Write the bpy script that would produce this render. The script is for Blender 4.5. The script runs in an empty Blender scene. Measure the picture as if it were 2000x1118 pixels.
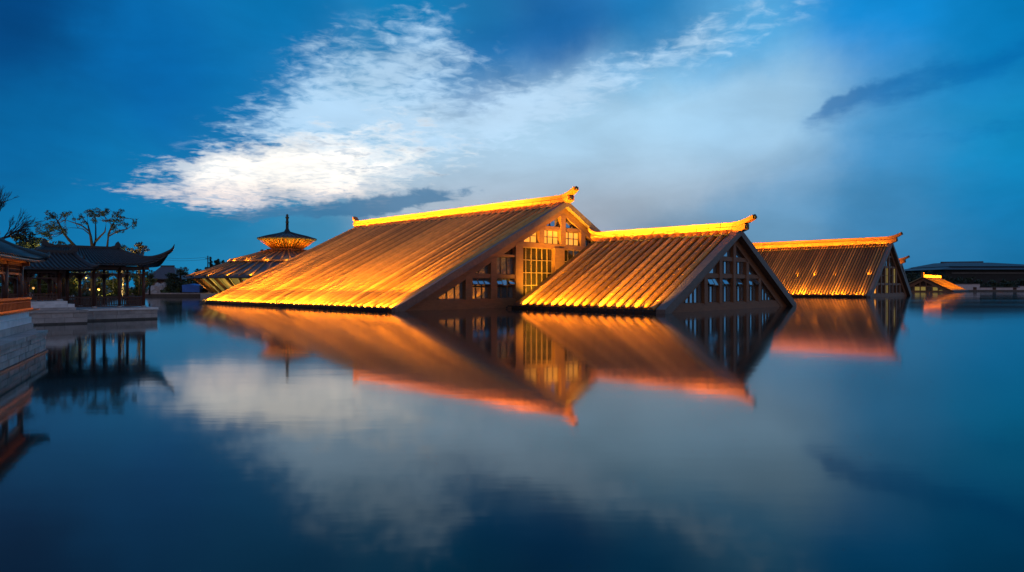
import bpy, bmesh, math, random
import numpy as np
from mathutils import Vector, Matrix

R = random.Random(7)
sc = bpy.context.scene
col = sc.collection
PI = math.pi

# ------------------------------------------------------------------ camera
CAM_H, FPX = 2.5, 1261.0
cam = bpy.data.cameras.new('camera')
cam_o = bpy.data.objects.new('camera', cam)
col.objects.link(cam_o)
cam_o.location = (0, 0, CAM_H)
cam_o.rotation_euler = (math.radians(90), 0, 0)
cam.sensor_width = 36.0
cam.lens = 36.0 * FPX / 2000.0
cam.clip_start, cam.clip_end = 0.1, 6000
sc.camera = cam_o

sc.view_settings.view_transform = 'Standard'
sc.view_settings.look = 'None'
sc.view_settings.exposure = 0.0
sc.view_settings.gamma = 1.0
sc.view_settings.use_curve_mapping = False
sc.cycles.use_denoising = True
sc.cycles.max_bounces = 6
sc.cycles.caustics_reflective = False
sc.cycles.caustics_refractive = False
sc.cycles.sample_clamp_indirect = 4.0


def lin(c):
    """sRGB 0..255 -> linear"""
    return tuple((x / 255 / 12.92) if x / 255 <= 0.04045 else ((x / 255 + 0.055) / 1.055) ** 2.4 for x in c)


def PX(u, v, Y):
    """a point at depth Y that a photograph pixel (2000 wide) looks at"""
    return Vector(((u - 1000) / FPX * Y, Y, CAM_H - (v - 559) / FPX * Y))


# ------------------------------------------------------------------ sky
world = bpy.data.worlds.new('World')
sc.world = world
world.use_nodes = True
nt = world.node_tree
nt.nodes.clear()
NN, LK = nt.nodes, nt.links


def put(sock, v):
    if hasattr(v, 'is_linked') or isinstance(v, bpy.types.NodeSocket):
        LK.new(v, sock)
    else:
        sock.default_value = v


def M(op, a, b=0.0, c=None, clamp=False):
    n = NN.new('ShaderNodeMath')
    n.operation = op
    n.use_clamp = clamp
    put(n.inputs[0], a)
    put(n.inputs[1], b)
    if c is not None:
        put(n.inputs[2], c)
    return n.outputs[0]


def VM(op, a, b=None, scale=None):
    n = NN.new('ShaderNodeVectorMath')
    n.operation = op
    put(n.inputs[0], a)
    if b is not None:
        put(n.inputs[1], b)
    if scale is not None:
        put(n.inputs['Scale'], scale)
    return n.outputs['Value'] if op in ('DISTANCE', 'LENGTH', 'DOT_PRODUCT') else n.outputs[0]


def XYZ(x, y, z):
    n = NN.new('ShaderNodeCombineXYZ')
    put(n.inputs[0], x); put(n.inputs[1], y); put(n.inputs[2], z)
    return n.outputs[0]


def SMOOTH(v, lo, hi, a=0.0, b=1.0):
    n = NN.new('ShaderNodeMapRange')
    n.interpolation_type = 'SMOOTHSTEP'
    put(n.inputs[0], v)
    n.inputs[1].default_value = lo; n.inputs[2].default_value = hi
    n.inputs[3].default_value = a; n.inputs[4].default_value = b
    return n.outputs[0]


def NOISE(vec, scale, detail=4.0, rough=0.55, dist=0.0):
    n = NN.new('ShaderNodeTexNoise')
    put(n.inputs['Vector'], vec)
    n.inputs['Scale'].default_value = scale
    n.inputs['Detail'].default_value = detail
    n.inputs['Roughness'].default_value = rough
    n.inputs['Distortion'].default_value = dist
    return n.outputs[0]


def MIXC(f, a, b):
    n = NN.new('ShaderNodeMix')
    n.data_type = 'RGBA'
    put(n.inputs[0], f)
    put(n.inputs[6], a if not isinstance(a, tuple) else (*a[:3], 1))
    put(n.inputs[7], b if not isinstance(b, tuple) else (*b[:3], 1))
    return n.outputs[2]


tc = NN.new('ShaderNodeTexCoord').outputs['Generated']
dirn = VM('NORMALIZE', tc)
sp = NN.new('ShaderNodeSeparateXYZ')
LK.new(dirn, sp.inputs[0])
dx, dy, dz = sp.outputs
AZ = M('MULTIPLY', M('ARCTAN2', dx, dy), FPX / 100)       # azimuth and elevation in units of 100 photograph pixels at the centre
EL = M('MULTIPLY', M('ARCSINE', dz), FPX / 100)
P = XYZ(AZ, EL, 0.0)


def ang(u, v):
    return (math.atan((u - 1000) / FPX) * FPX / 100, math.atan((559 - v) / math.hypot(FPX, u - 1000)) * FPX / 100)


# a cloud layer seen in perspective: the direction hits a plane overhead
den = M('ADD', M('MAXIMUM', dz, 0.0), 0.10)
CP = XYZ(M('DIVIDE', dx, den), M('DIVIDE', dy, den), 0.0)
warp = VM('SUBTRACT', NN.new('ShaderNodeTexNoise').outputs[1], (0.5, 0.5, 0.5))
wn = warp.node.inputs[0].links[0].from_node
LK.new(P, wn.inputs['Vector'])
wn.inputs['Scale'].default_value = 0.55
wn.inputs['Detail'].default_value = 5
wn.inputs['Roughness'].default_value = 0.6
PW = VM('ADD', P, VM('MULTIPLY', warp, (1.3, 0.9, 0.0)))

ANCHORS = [  # photograph pixel, colour there (sRGB)
    (30, 40, (0, 66, 124)), (300, 130, (2, 102, 170)), (560, 40, (0, 112, 174)), (480, 190, (2, 114, 176)), (60, 300, (0, 98, 158)),
    (230, 330, (4, 116, 175)), (120, 450, (0, 112, 166)), (360, 470, (10, 122, 172)), (640, 440, (45, 128, 170)),
    (800, 40, (0, 120, 178)), (960, 90, (0, 112, 174)), (1090, 40, (0, 94, 160)), (1260, 30, (0, 118, 180)),
    (700, 250, (90, 164, 206)), (780, 330, (190, 208, 222)), (1000, 300, (192, 214, 232)), (1120, 220, (164, 206, 236)), (1280, 200, (140, 198, 234)), (1260, 320, (176, 202, 222)),
    (1180, 400, (156, 166, 180)), (1480, 130, (80, 164, 216)), (1500, 260, (112, 176, 222)), (1520, 360, (104, 156, 196)), (1500, 440, (96, 140, 172)),
    (1700, 60, (0, 132, 206)), (1950, 30, (0, 114, 176)), (1760, 250, (48, 142, 200)), (1950, 300, (0, 136, 192)), (1750, 400, (60, 130, 178)), (1960, 420, (6, 118, 176)),
    (1800, 520, (44, 114, 160)), (1980, 540, (16, 104, 152)), (1300, 500, (96, 130, 160)), (980, 420, (176, 184, 196)), (500, 540, (25, 122, 168)),
    (1000, -300, (10, 92, 148)), (1000, -900, (40, 100, 150)), (-500, 250, (30, 88, 138)), (2600, 250, (64, 128, 172)), (2600, 520, (80, 134, 172)), (1000, -1800, (60, 100, 146)),
]
EXTRA = [(a * FPX / 100, e * FPX / 100, c) for a, e, c in ((1.57, .1, (96, 142, 182)), (-1.57, .1, (60, 96, 140)), (-2.2, .12, (150, 138, 150)), (2.2, .12, (152, 144, 156)), (3.1, .12, (168, 146, 150)), (-3.1, .12, (168, 146, 150)), (2.6, .8, (104, 120, 152)), (-2.6, .8, (104, 120, 152)), (1.6, .8, (70, 106, 150)), (-1.6, .8, (60, 100, 148)))]  # sky out of view, brightened to light gables, stone and window panes
acc, wsum = None, None
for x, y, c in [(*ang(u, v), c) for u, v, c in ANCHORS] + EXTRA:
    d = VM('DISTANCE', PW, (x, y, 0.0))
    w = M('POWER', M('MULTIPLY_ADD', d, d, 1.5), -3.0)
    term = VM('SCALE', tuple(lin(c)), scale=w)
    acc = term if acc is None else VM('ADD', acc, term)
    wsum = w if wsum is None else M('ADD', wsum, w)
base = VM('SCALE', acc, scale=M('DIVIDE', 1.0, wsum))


def blob(u, v, su, sv, rot=0.0, amp=1.0, pts=None):
    """soft elliptical bank of cloud round the direction of a photograph pixel; su, sv in pixels, rot in degrees (counter-clockwise)"""
    x, y = ang(u, v)
    q = VM('SUBTRACT', pts if pts is not None else PW, (x, y, 0.0))
    s = NN.new('ShaderNodeSeparateXYZ')
    LK.new(q, s.inputs[0])
    c_, s_ = math.cos(math.radians(rot)), math.sin(math.radians(rot))
    a = M('MULTIPLY', M('ADD', M('MULTIPLY', s.outputs[0], c_), M('MULTIPLY', s.outputs[1], s_)), 100.0 / su)
    b = M('MULTIPLY', M('ADD', M('MULTIPLY', s.outputs[0], -s_), M('MULTIPLY', s.outputs[1], c_)), 100.0 / sv)
    e = M('MULTIPLY', M('MULTIPLY_ADD', a, a, M('MULTIPLY', b, b)), -1.0)
    return M('MULTIPLY', M('EXPONENT', e), amp)


def total(items):
    t = items[0]
    for i in items[1:]:
        t = M('ADD', t, i)
    return t


veil = total([blob(1140, 300, 400, 88, 8, 1.1), blob(1420, 215, 230, 80, 14, .6), blob(880, 320, 200, 75, 8, .9), blob(1330, 350, 320, 70, 2, .6)])
m_veil = SMOOTH(veil, 0.1, 1.05)
deep = total([blob(1080, 60, 230, 55, 14, 1.0), blob(330, 160, 240, 120, 20, .7)])
base = MIXC(M('MULTIPLY', SMOOTH(deep, 0.15, 1.1), 0.6), base, lin((0, 96, 164)))
base = MIXC(M('MULTIPLY', m_veil, 0.8), base, MIXC(SMOOTH(EL, ang(1300, 450)[1], ang(1300, 250)[1]), lin((158, 168, 182)), lin((166, 205, 232))))
rip = M('ADD', M('MULTIPLY', NOISE(VM('MULTIPLY', CP, (1.0, 1.2, 1.0)), 3.6, 5.0, 0.6, 0.3), 0.5), M('MULTIPLY', NOISE(VM('MULTIPLY', CP, (1.0, 1.1, 1.0)), 15.0, 5.0, 0.55, 0.5), 0.5))
rip2 = NOISE(VM('MULTIPLY', P, (0.8, 2.4, 1.0)), 2.2, 6.0, 0.62, 0.4)
# high thin cloud in broken puffs (blue-white), the upper arm
arm = total([blob(735, 195, 180, 85, 20, 1.0), blob(830, 70, 90, 60, 30, .62), blob(640, 140, 70, 90, 0, .5), blob(900, 255, 190, 60, 10, .8), blob(590, 262, 150, 50, 14, .75),
             blob(1060, 195, 130, 34, 22, 1.1), blob(1290, 112, 170, 32, 20, .78), blob(1480, 62, 130, 28, 16, .42)])
m_arm = SMOOTH(M('ADD', M('MULTIPLY', arm, 0.72), M('MULTIPLY', M('SUBTRACT', rip, 0.5), 3.0)), 0.12, 1.05)
m_arm = M('MULTIPLY', m_arm, SMOOTH(arm, 0.06, 0.34))
c1 = MIXC(M('MULTIPLY', m_arm, 0.82), base, lin((186, 218, 244)))
# the bright bank over the last light, warm white, frayed at its left end
bank = total([blob(550, 335, 165, 42, 4, 1.5), blob(440, 338, 85, 34, 8, .8), blob(400, 385, 120, 15, -4, .8), blob(740, 328, 190, 46, 12, .8), blob(650, 374, 170, 20, 0, .6),
              blob(690, 270, 170, 40, 20, .6)])
m_bank = SMOOTH(M('ADD', M('MULTIPLY', bank, 0.7), M('ADD', M('MULTIPLY', M('SUBTRACT', rip2, 0.5), 1.7), M('MULTIPLY', M('SUBTRACT', rip, 0.5), 1.9))), 0.22, 1.25)
m_bank = M('MULTIPLY', m_bank, SMOOTH(bank, 0.06, 0.34))
warmth = SMOOTH(EL, ang(560, 400)[1], ang(560, 340)[1])
c2 = MIXC(M('MULTIPLY', m_bank, 0.97), c1, MIXC(warmth, tuple(x * 1.15 for x in lin((240, 222, 212))), tuple(x * 1.12 for x in lin((255, 250, 242)))))
core = blob(545, 335, 150, 40, 4)
m_rip = M('MULTIPLY', M('MULTIPLY', m_bank, SMOOTH(rip, 0.43, 0.63)), M('SUBTRACT', 1.0, M('MULTIPLY', core, 0.72)))
c2 = MIXC(M('MULTIPLY', m_rip, 0.82), c2, lin((128, 164, 196)))
# shreds of grey-blue cloud in front
gaps = total([blob(800, 392, 130, 20, 4, 1.3), blob(700, 405, 140, 14, 2, 1.0), blob(720, 318, 80, 22, 25, .75), blob(860, 345, 60, 16, 0, .5), blob(520, 412, 170, 13, 0, 1.0), blob(560, 240, 60, 14, 0, .6)])
m_gap = SMOOTH(M('ADD', M('MULTIPLY', gaps, 0.8), M('MULTIPLY', M('SUBTRACT', rip2, 0.5), 1.6)), 0.45, 0.95)
m_gap = M('MULTIPLY', m_gap, SMOOTH(gaps, 0.06, 0.34))
c3 = MIXC(M('MULTIPLY', m_gap, 0.8), c2, lin((58, 116, 158)))
streak = total([blob(1870, 135, 210, 26, 18, 1.1), blob(1690, 188, 90, 14, 20, .95), blob(1900, 255, 170, 26, 5, .6), blob(1620, 212, 40, 8, 15, .6)])
m_st = SMOOTH(M('ADD', streak, M('MULTIPLY', M('SUBTRACT', rip2, 0.5), 1.1)), 0.25, 1.35)
m_st = M('MULTIPLY', m_st, SMOOTH(streak, 0.06, 0.34))
c4 = MIXC(M('MULTIPLY', m_st, 0.62), c3, lin((0, 98, 166)))
# slow darker mottling over the whole sky
mot = NOISE(VM('MULTIPLY', P, (0.5, 1.2, 1.0)), 0.9, 5.0, 0.55, 0.3)
c5 = VM('SCALE', c4, scale=SMOOTH(mot, 0.25, 0.75, 0.95, 1.15))
neb = NN.new('ShaderNodeTexSky')
neb.sky_type = 'NISHITA'
neb.sun_disc = False
neb.sun_elevation = math.radians(-1.5)
neb.sun_rotation = math.radians(-22)
fin = VM('ADD', c5, VM('SCALE', neb.outputs[0], scale=0.004))
bg = NN.new('ShaderNodeBackground')
LK.new(fin, bg.inputs[0])
bg.inputs[1].default_value = 1.0
wo = NN.new('ShaderNodeOutputWorld')
LK.new(bg.outputs[0], wo.inputs[0])

# the last of the sun behind the bank of cloud: very weak and soft
sl = bpy.data.lights.new('sun', 'SUN')
sl.energy = 0.008
sl.angle = math.radians(40)
sl.color = (1.0, 0.9, 0.78)
so = bpy.data.objects.new('sun', sl)
col.objects.link(so)
_a = math.atan((470 - 1000) / FPX)
_d = Vector((math.sin(_a) * math.cos(.16), math.cos(_a) * math.cos(.16), math.sin(.16)))
so.rotation_euler = (-_d).to_track_quat('-Z', 'Y').to_euler()


# ------------------------------------------------------------------ materials
def mat(name, c, rough=0.6, metal=0.0, var=0.25, scale=3.0, bump=0.0, bscale=20.0, stretch=(1, 1, 1), spec=0.5, rnd=0.0, emit=None, estr=0.0):
    m = bpy.data.materials.new(name)
    m.use_nodes = True
    n, l = m.node_tree.nodes, m.node_tree.links
    b = n['Principled BSDF']
    b.inputs['Roughness'].default_value = rough
    b.inputs['Metallic'].default_value = metal
    b.inputs['Specular IOR Level'].default_value = spec
    t = n.new('ShaderNodeTexCoord')
    mp = n.new('ShaderNodeMapping')
    mp.inputs['Scale'].default_value = stretch
    l.new(t.outputs['Object'], mp.inputs[0])
    vec = mp.outputs[0]
    oi = n.new('ShaderNodeObjectInfo')
    if rnd:
        sh = n.new('ShaderNodeVectorMath'); sh.operation = 'SCALE'
        cx = n.new('ShaderNodeCombineXYZ')
        for k in range(3):
            l.new(oi.outputs['Random'], cx.inputs[k])
        l.new(cx.outputs[0], sh.inputs[0]); sh.inputs['Scale'].default_value = 37.0
        ad = n.new('ShaderNodeVectorMath')
        l.new(vec, ad.inputs[0]); l.new(sh.outputs[0], ad.inputs[1])
        vec = ad.outputs[0]
    tx = n.new('ShaderNodeTexNoise')
    tx.inputs['Scale'].default_value = scale
    tx.inputs['Detail'].default_value = 6
    tx.inputs['Roughness'].default_value = 0.62
    l.new(vec, tx.inputs['Vector'])
    rp = n.new('ShaderNodeMapRange')
    l.new(tx.outputs[0], rp.inputs[0])
    rp.inputs[1].default_value = 0.25; rp.inputs[2].default_value = 0.75
    rp.inputs[3].default_value = 1 - var; rp.inputs[4].default_value = 1 + var
    fac = rp.outputs[0]
    if rnd:
        r2 = n.new('ShaderNodeMapRange')
        l.new(oi.outputs['Random'], r2.inputs[0])
        r2.inputs[3].default_value = 1 - rnd; r2.inputs[4].default_value = 1 + rnd
        mu = n.new('ShaderNodeMath'); mu.operation = 'MULTIPLY'
        l.new(fac, mu.inputs[0]); l.new(r2.outputs[0], mu.inputs[1])
        fac = mu.outputs[0]
    vs = n.new('ShaderNodeVectorMath'); vs.operation = 'SCALE'
    vs.inputs[0].default_value = c
    l.new(fac, vs.inputs['Scale'])
    l.new(vs.outputs[0], b.inputs['Base Color'])
    if bump:
        t2 = n.new('ShaderNodeTexNoise')
        t2.inputs['Scale'].default_value = bscale
        t2.inputs['Detail'].default_value = 5
        l.new(vec, t2.inputs['Vector'])
        bp = n.new('ShaderNodeBump')
        bp.inputs['Strength'].default_value = bump
        bp.inputs['Distance'].default_value = 0.05
        l.new(t2.outputs[0], bp.inputs['Height'])
        l.new(bp.outputs[0], b.inputs['Normal'])
    if emit:
        b.inputs['Emission Color'].default_value = (*emit, 1)
        b.inputs['Emission Strength'].default_value = estr
    return m


ROOF = mat('roof_metal', (.48, .215, .05), .34, 0.5, .25, 1.2, .12, 9, rnd=.45)  # wide rib-to-rib tone spread stands in for uneven lamplit stripes
ROOF_PAN = mat('roof_pan', (.035, .015, .006), .55, 0.2, .25, 1.4, .1, 9)  # near-black: shade in the grooves between ribs is put into the colour
RIDGE_M = mat('ridge_stone', (.44, .14, .022), .6, 0, .2, 1.5, .2, 12, rnd=.1)
TIMBER = mat('clad_timber', (.23, .105, .048), .55, 0, .25, 1.0, .15, 14, (1, 1, 4))
VERGE = mat('verge_tiles', (.17, .12, .10), .5, 0.2, .3, 3.0, .2, 16)
DRUM_M = mat('drum_wall', (.10, .05, .02), .6, 0, .2, 2)  # darker than the brackets, with the shade of the recess painted in
DARKW = mat('dark_recess', (.05, .022, .014), .7, 0, .25, 2)
FASCIA = mat('gutter_stone', (.05, .045, .05), .6, 0, .3, 3)
GLASS = mat('coated_glass', (.42, .55, .66), .06, 0.85, .06, .4)
GLASSD = mat('dim_glass', (.10, .08, .06), .08, 0.7, .15, .5)
GLOWGL = mat('glow_glass', (.4, .25, .08), .3, 0, .1, 1, emit=(1.0, .36, .035), estr=1.25)
GLOWGL2 = mat('dim_glow_glass', (.4, .3, .12), .3, 0, .2, 1, emit=(.9, .66, .13), estr=.2)
FRAME = mat('window_frame', (.16, .09, .05), .5, 0.1, .2, 2)
FRAMEB = mat('pale_window_bar', (.30, .19, .10), .5, 0.1, .15, 2)
CAPD = mat('dark_cap', (.02, .016, .014), .5)
LAMPH = mat('lamp_housing', (.03, .03, .03), .4, .6)
TILE = mat('grey_clay_tile', (.022, .022, .028), .45, 0, .35, 4, .3, 25)
WOOD = mat('red_brown_wood', (.085, .030, .018), .45, 0, .3, 2, .1, 20, (4, 4, 1))
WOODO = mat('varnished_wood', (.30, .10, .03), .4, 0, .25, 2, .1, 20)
STONE = mat('grey_stone', (.42, .39, .38), .75, 0, .3, 2.2, .5, 14, rnd=.16)
STONEW = mat('pale_stone', (.74, .75, .77), .7, 0, .2, 1.6, .3, 12, rnd=.06)
STONED = mat('wet_stone', (.06, .058, .055), .4, 0, .4, 3, .5, 14)
WALLW = mat('white_plaster', (.55, .54, .58), .8, 0, .15, .6)
SOIL = mat('garden_soil', (.045, .05, .03), .9, 0, .4, .8, .5, 6)
BARK = mat('bark', (.035, .026, .02), .9, 0, .3, 4, .4, 18)
LEAFD = mat('dark_leaf', (.030, .050, .022), .6, 0, .4, 1.1)
LEAFO = mat('olive_leaf', (.085, .105, .025), .6, 0, .4, .9)
LEAFR = mat('autumn_leaf', (.075, .055, .022), .6, 0, .4, .9)
TARP = mat('blue_tarp', (.02, .16, .60), .5, 0, .2, .6, .2, 3)
HILLM = mat('far_hall_roof', (.045, .055, .075), .6, 0, .2, .1)
HILLD = mat('far_hall_wall', (.016, .022, .026), .8, 0, .3, .1)
PALEB = mat('pale_band', (.10, .115, .12), .7, 0, .2, .4)
COPPER = mat('copper_rib', (.46, .20, .07), .45, 0.2, .3, 1.0, .1, 8, rnd=.12)
SLATE = mat('slate_roof', (.075, .075, .10), .5, 0, .3, 1.5, .2, 9)
METALD = mat('dark_metal', (.03, .032, .034), .45, .5)


def glow(name, c, s):
    m = bpy.data.materials.new(name)
    m.use_nodes = True
    n = m.node_tree.nodes
    b = n['Principled BSDF']
    b.inputs['Base Color'].default_value = (*c, 1)
    b.inputs['Emission Color'].default_value = (*c, 1)
    b.inputs['Emission Strength'].default_value = s
    return m


BULB = glow("warm_bulb", (1.0, .50, .12), 1.0)

# lake water: still, long-exposure soft, reflection from a clean dielectric with slight roughness
WATER = bpy.data.materials.new('lake_water')
WATER.use_nodes = True
_n, _l = WATER.node_tree.nodes, WATER.node_tree.links
_b = _n['Principled BSDF']
_b.inputs['Base Color'].default_value = (.0008, .021, .022, 1)
_b.inputs['Roughness'].default_value = 0.062
_b.inputs['Specular Tint'].default_value = (.72, .93, 1.0, 1)
_b.inputs['IOR'].default_value = 1.34
_t = _n.new('ShaderNodeTexCoord')
_mp = _n.new('ShaderNodeMapping')
_mp.inputs['Scale'].default_value = (.35, 1.0, 1.0)
_l.new(_t.outputs['Object'], _mp.inputs[0])
_tx = _n.new('ShaderNodeTexNoise')
_tx.inputs['Scale'].default_value = 1.1
_tx.inputs['Detail'].default_value = 3
_l.new(_mp.outputs[0], _tx.inputs['Vector'])
_m2 = _n.new('ShaderNodeMapping')
_m2.inputs['Scale'].default_value = (.012, .05, 1.0)
_l.new(_t.outputs['Object'], _m2.inputs[0])
_t2 = _n.new('ShaderNodeTexNoise')
_t2.inputs['Scale'].default_value = 1.0
_t2.inputs['Detail'].default_value = 5
_l.new(_m2.outputs[0], _t2.inputs['Vector'])
_rr = _n.new('ShaderNodeMapRange')
_rr.inputs[1].default_value = .3; _rr.inputs[2].default_value = .72; _rr.inputs[3].default_value = .043; _rr.inputs[4].default_value = .09
_l.new(_t2.outputs[0], _rr.inputs[0])
_l.new(_rr.outputs[0], _b.inputs['Roughness'])
_bp = _n.new('ShaderNodeBump')
_bp.inputs['Strength'].default_value = 0.10
_bp.inputs['Distance'].default_value = 0.02
_l.new(_tx.outputs[0], _bp.inputs['Height'])
_l.new(_bp.outputs[0], _b.inputs['Normal'])


# ------------------------------------------------------------------ mesh helpers
class MB:
    def __init__(self):
        self.v, self.f, self.sm = [], [], []

    def add(self, vs, fs, smooth=False):
        o = len(self.v)
        self.v += [tuple(p) for p in vs]
        self.f += [tuple(i + o for i in q) for q in fs]
        self.sm += [smooth] * len(fs)
        return self

    def box(self, x0, x1, y0, y1, z0, z1):
        vs = [(x, y, z) for z in (z0, z1) for y in (y0, y1) for x in (x0, x1)]
        return self.add(vs, [(0, 2, 3, 1), (4, 5, 7, 6), (0, 1, 5, 4), (2, 6, 7, 3), (0, 4, 6, 2), (1, 3, 7, 5)])

    def prism_y(self, poly, y0, y1):
        """polygon in (x,z) pulled from y0 to y1"""
        n = len(poly)
        vs = [(x, y0, z) for x, z in poly] + [(x, y1, z) for x, z in poly]
        return self.add(vs, [tuple(range(n)), tuple(range(2 * n - 1, n - 1, -1))] + [(i, n + i, n + (i + 1) % n, (i + 1) % n) for i in range(n)])

    def prism_z(self, poly, z0, z1):
        n = len(poly)
        vs = [(x, y, z0) for x, y in poly] + [(x, y, z1) for x, y in poly]
        return self.add(vs, [tuple(range(n)), tuple(range(2 * n - 1, n - 1, -1))] + [(i, n + i, n + (i + 1) % n, (i + 1) % n) for i in range(n)])

    def tube(self, pts, rad, n=6, cap=True):
        pts = [Vector(p) for p in pts]
        rs = rad if isinstance(rad, (list, tuple)) else [rad] * len(pts)
        vs, fs = [], []
        for i, p in enumerate(pts):
            d = (pts[min(i + 1, len(pts) - 1)] - pts[max(i - 1, 0)])
            d = d.normalized() if d.length > 1e-9 else Vector((0, 0, 1))
            a = d.cross(Vector((0, 0, 1)) if abs(d.z) < .95 else Vector((1, 0, 0))).normalized()
            b = d.cross(a)
            for k in range(n):
                t = 2 * PI * (k + .5) / n
                vs.append(p + (a * math.cos(t) + b * math.sin(t)) * rs[i])
        for i in range(len(pts) - 1):
            for k in range(n):
                fs.append((i * n + k, i * n + (k + 1) % n, (i + 1) * n + (k + 1) % n, (i + 1) * n + k))
        if cap:
            fs += [tuple(range(n)), tuple(range(len(vs) - 1, len(vs) - n - 1, -1))]
        return self.add(vs, fs, n > 4)

    def bar(self, p, q, w, h):
        """rectangular bar from p to q: w across, h up"""
        p, q = Vector(p), Vector(q)
        d = (q - p).normalized()
        a = d.cross(Vector((0, 0, 1)) if abs(d.z) < .95 else Vector((0, 1, 0))).normalized() * (w / 2)
        b = a.cross(d).normalized() * (h / 2)
        vs = [e + s * a + t * b for e in (p, q) for t in (-1, 1) for s in (-1, 1)]
        return self.add(vs, [(0, 1, 3, 2), (4, 6, 7, 5), (0, 4, 5, 1), (2, 3, 7, 6), (0, 2, 6, 4), (1, 5, 7, 3)])

    def lathe(self, prof, n=24, smooth=True):
        vs, fs = [], []
        for r, z in prof:
            for k in range(n):
                t = 2 * PI * k / n
                vs.append((r * math.cos(t), r * math.sin(t), z))
        for i in range(len(prof) - 1):
            for k in range(n):
                fs.append((i * n + k, i * n + (k + 1) % n, (i + 1) * n + (k + 1) % n, (i + 1) * n + k))
        return self.add(vs, fs, smooth)

    def mesh(self, name, m):
        me = bpy.data.meshes.new(name)
        me.from_pydata(self.v, [], self.f)
        me.polygons.foreach_set('use_smooth', self.sm)
        bm = bmesh.new()
        bm.from_mesh(me)
        bmesh.ops.recalc_face_normals(bm, faces=bm.faces)
        bm.to_mesh(me)
        bm.free()
        me.materials.append(m)
        return me

    def obj(self, name, m, parent=None, loc=None):
        return link(name, self.mesh(name, m), parent, loc)


def link(name, me, parent=None, loc=None, rot=None):
    o = bpy.data.objects.new(name, me)
    col.objects.link(o)
    if parent:
        o.parent = parent
    if loc is not None:
        o.location = loc
    if rot is not None:
        o.rotation_euler = rot
    return o


def thing(name, label, cat, loc=(0, 0, 0), rotz=0.0, group=None):
    o = bpy.data.objects.new(name, None)
    o.empty_display_size = .5
    col.objects.link(o)
    o.location = loc
    o.rotation_euler = (0, 0, rotz)
    return tag(o, label, cat, group)


def tag(o, label, cat, group=None):
    o['label'] = label
    o['category'] = cat
    if group:
        o['group'] = group
    return o


def struct(o):
    o['kind'] = 'structure'
    return o


def lamp(kind, parent, loc, direction, energy, color, **kw):
    l = bpy.data.lights.new('lamp_light', kind)
    l.energy = energy
    l.color = color
    for k, v in kw.items():
        setattr(l, k, v)
    o = bpy.data.objects.new('lamp_light', l)
    col.objects.link(o)
    o.parent = parent
    o.location = loc
    if direction is not None:
        d = Vector(direction).normalized()
        o.rotation_euler = d.to_track_quat('-Z', 'Y').to_euler()
    return o


WARM = (1.0, .465, .025)
# ------------------------------------------------------------------ water and ground
wm = MB()
wm.add([(-4000, -60, 0), (4000, -60, 0), (4000, 5200, 0), (-4000, 5200, 0)], [(0, 1, 2, 3)])
struct(wm.obj('lake_water', WATER))

# ------------------------------------------------------------------ the halls that rise out of the lake
TH = math.radians(45.8)


def clip(poly, a, b, c):
    """keep a*x+b*z<=c"""
    out = []
    for i, p in enumerate(poly):
        q = poly[(i + 1) % len(poly)]
        dp, dq = a * p[0] + b * p[1] - c, a * q[0] + b * q[1] - c
        if dp <= 0:
            out.append(p)
        if (dp < 0) != (dq < 0) and abs(dp - dq) > 1e-9:
            t = dp / (dp - dq)
            out.append((p[0] + t * (q[0] - p[0]), p[1] + t * (q[1] - p[1])))
    return out


def area(poly):
    return abs(sum(p[0] * q[1] - q[0] * p[1] for p, q in zip(poly, poly[1:] + poly[:1]))) / 2


def rib_mesh(length, r, seg, n=6):
    """a run of overlapping round cover tiles along +x, each narrowing upward, with a closed round end"""
    b = MB()
    k = max(2, int(length / seg))
    s = length / k
    for i in range(k):
        x0, x1 = i * s, (i + 1) * s
        vs = []
        for x, rr in ((x0, r), (x1 - .002, r * .97)):
            for j in range(n + 1):
                t = PI * j / n
                vs.append((x, -rr * math.cos(t), rr * math.sin(t) * 1.35))
        b.add(vs, [(j, j + 1, n + 2 + j, n + 1 + j) for j in range(n)], True)
        b.add([vs[j] for j in range(n + 1)], [tuple(range(n + 1))])
    return b


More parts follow.
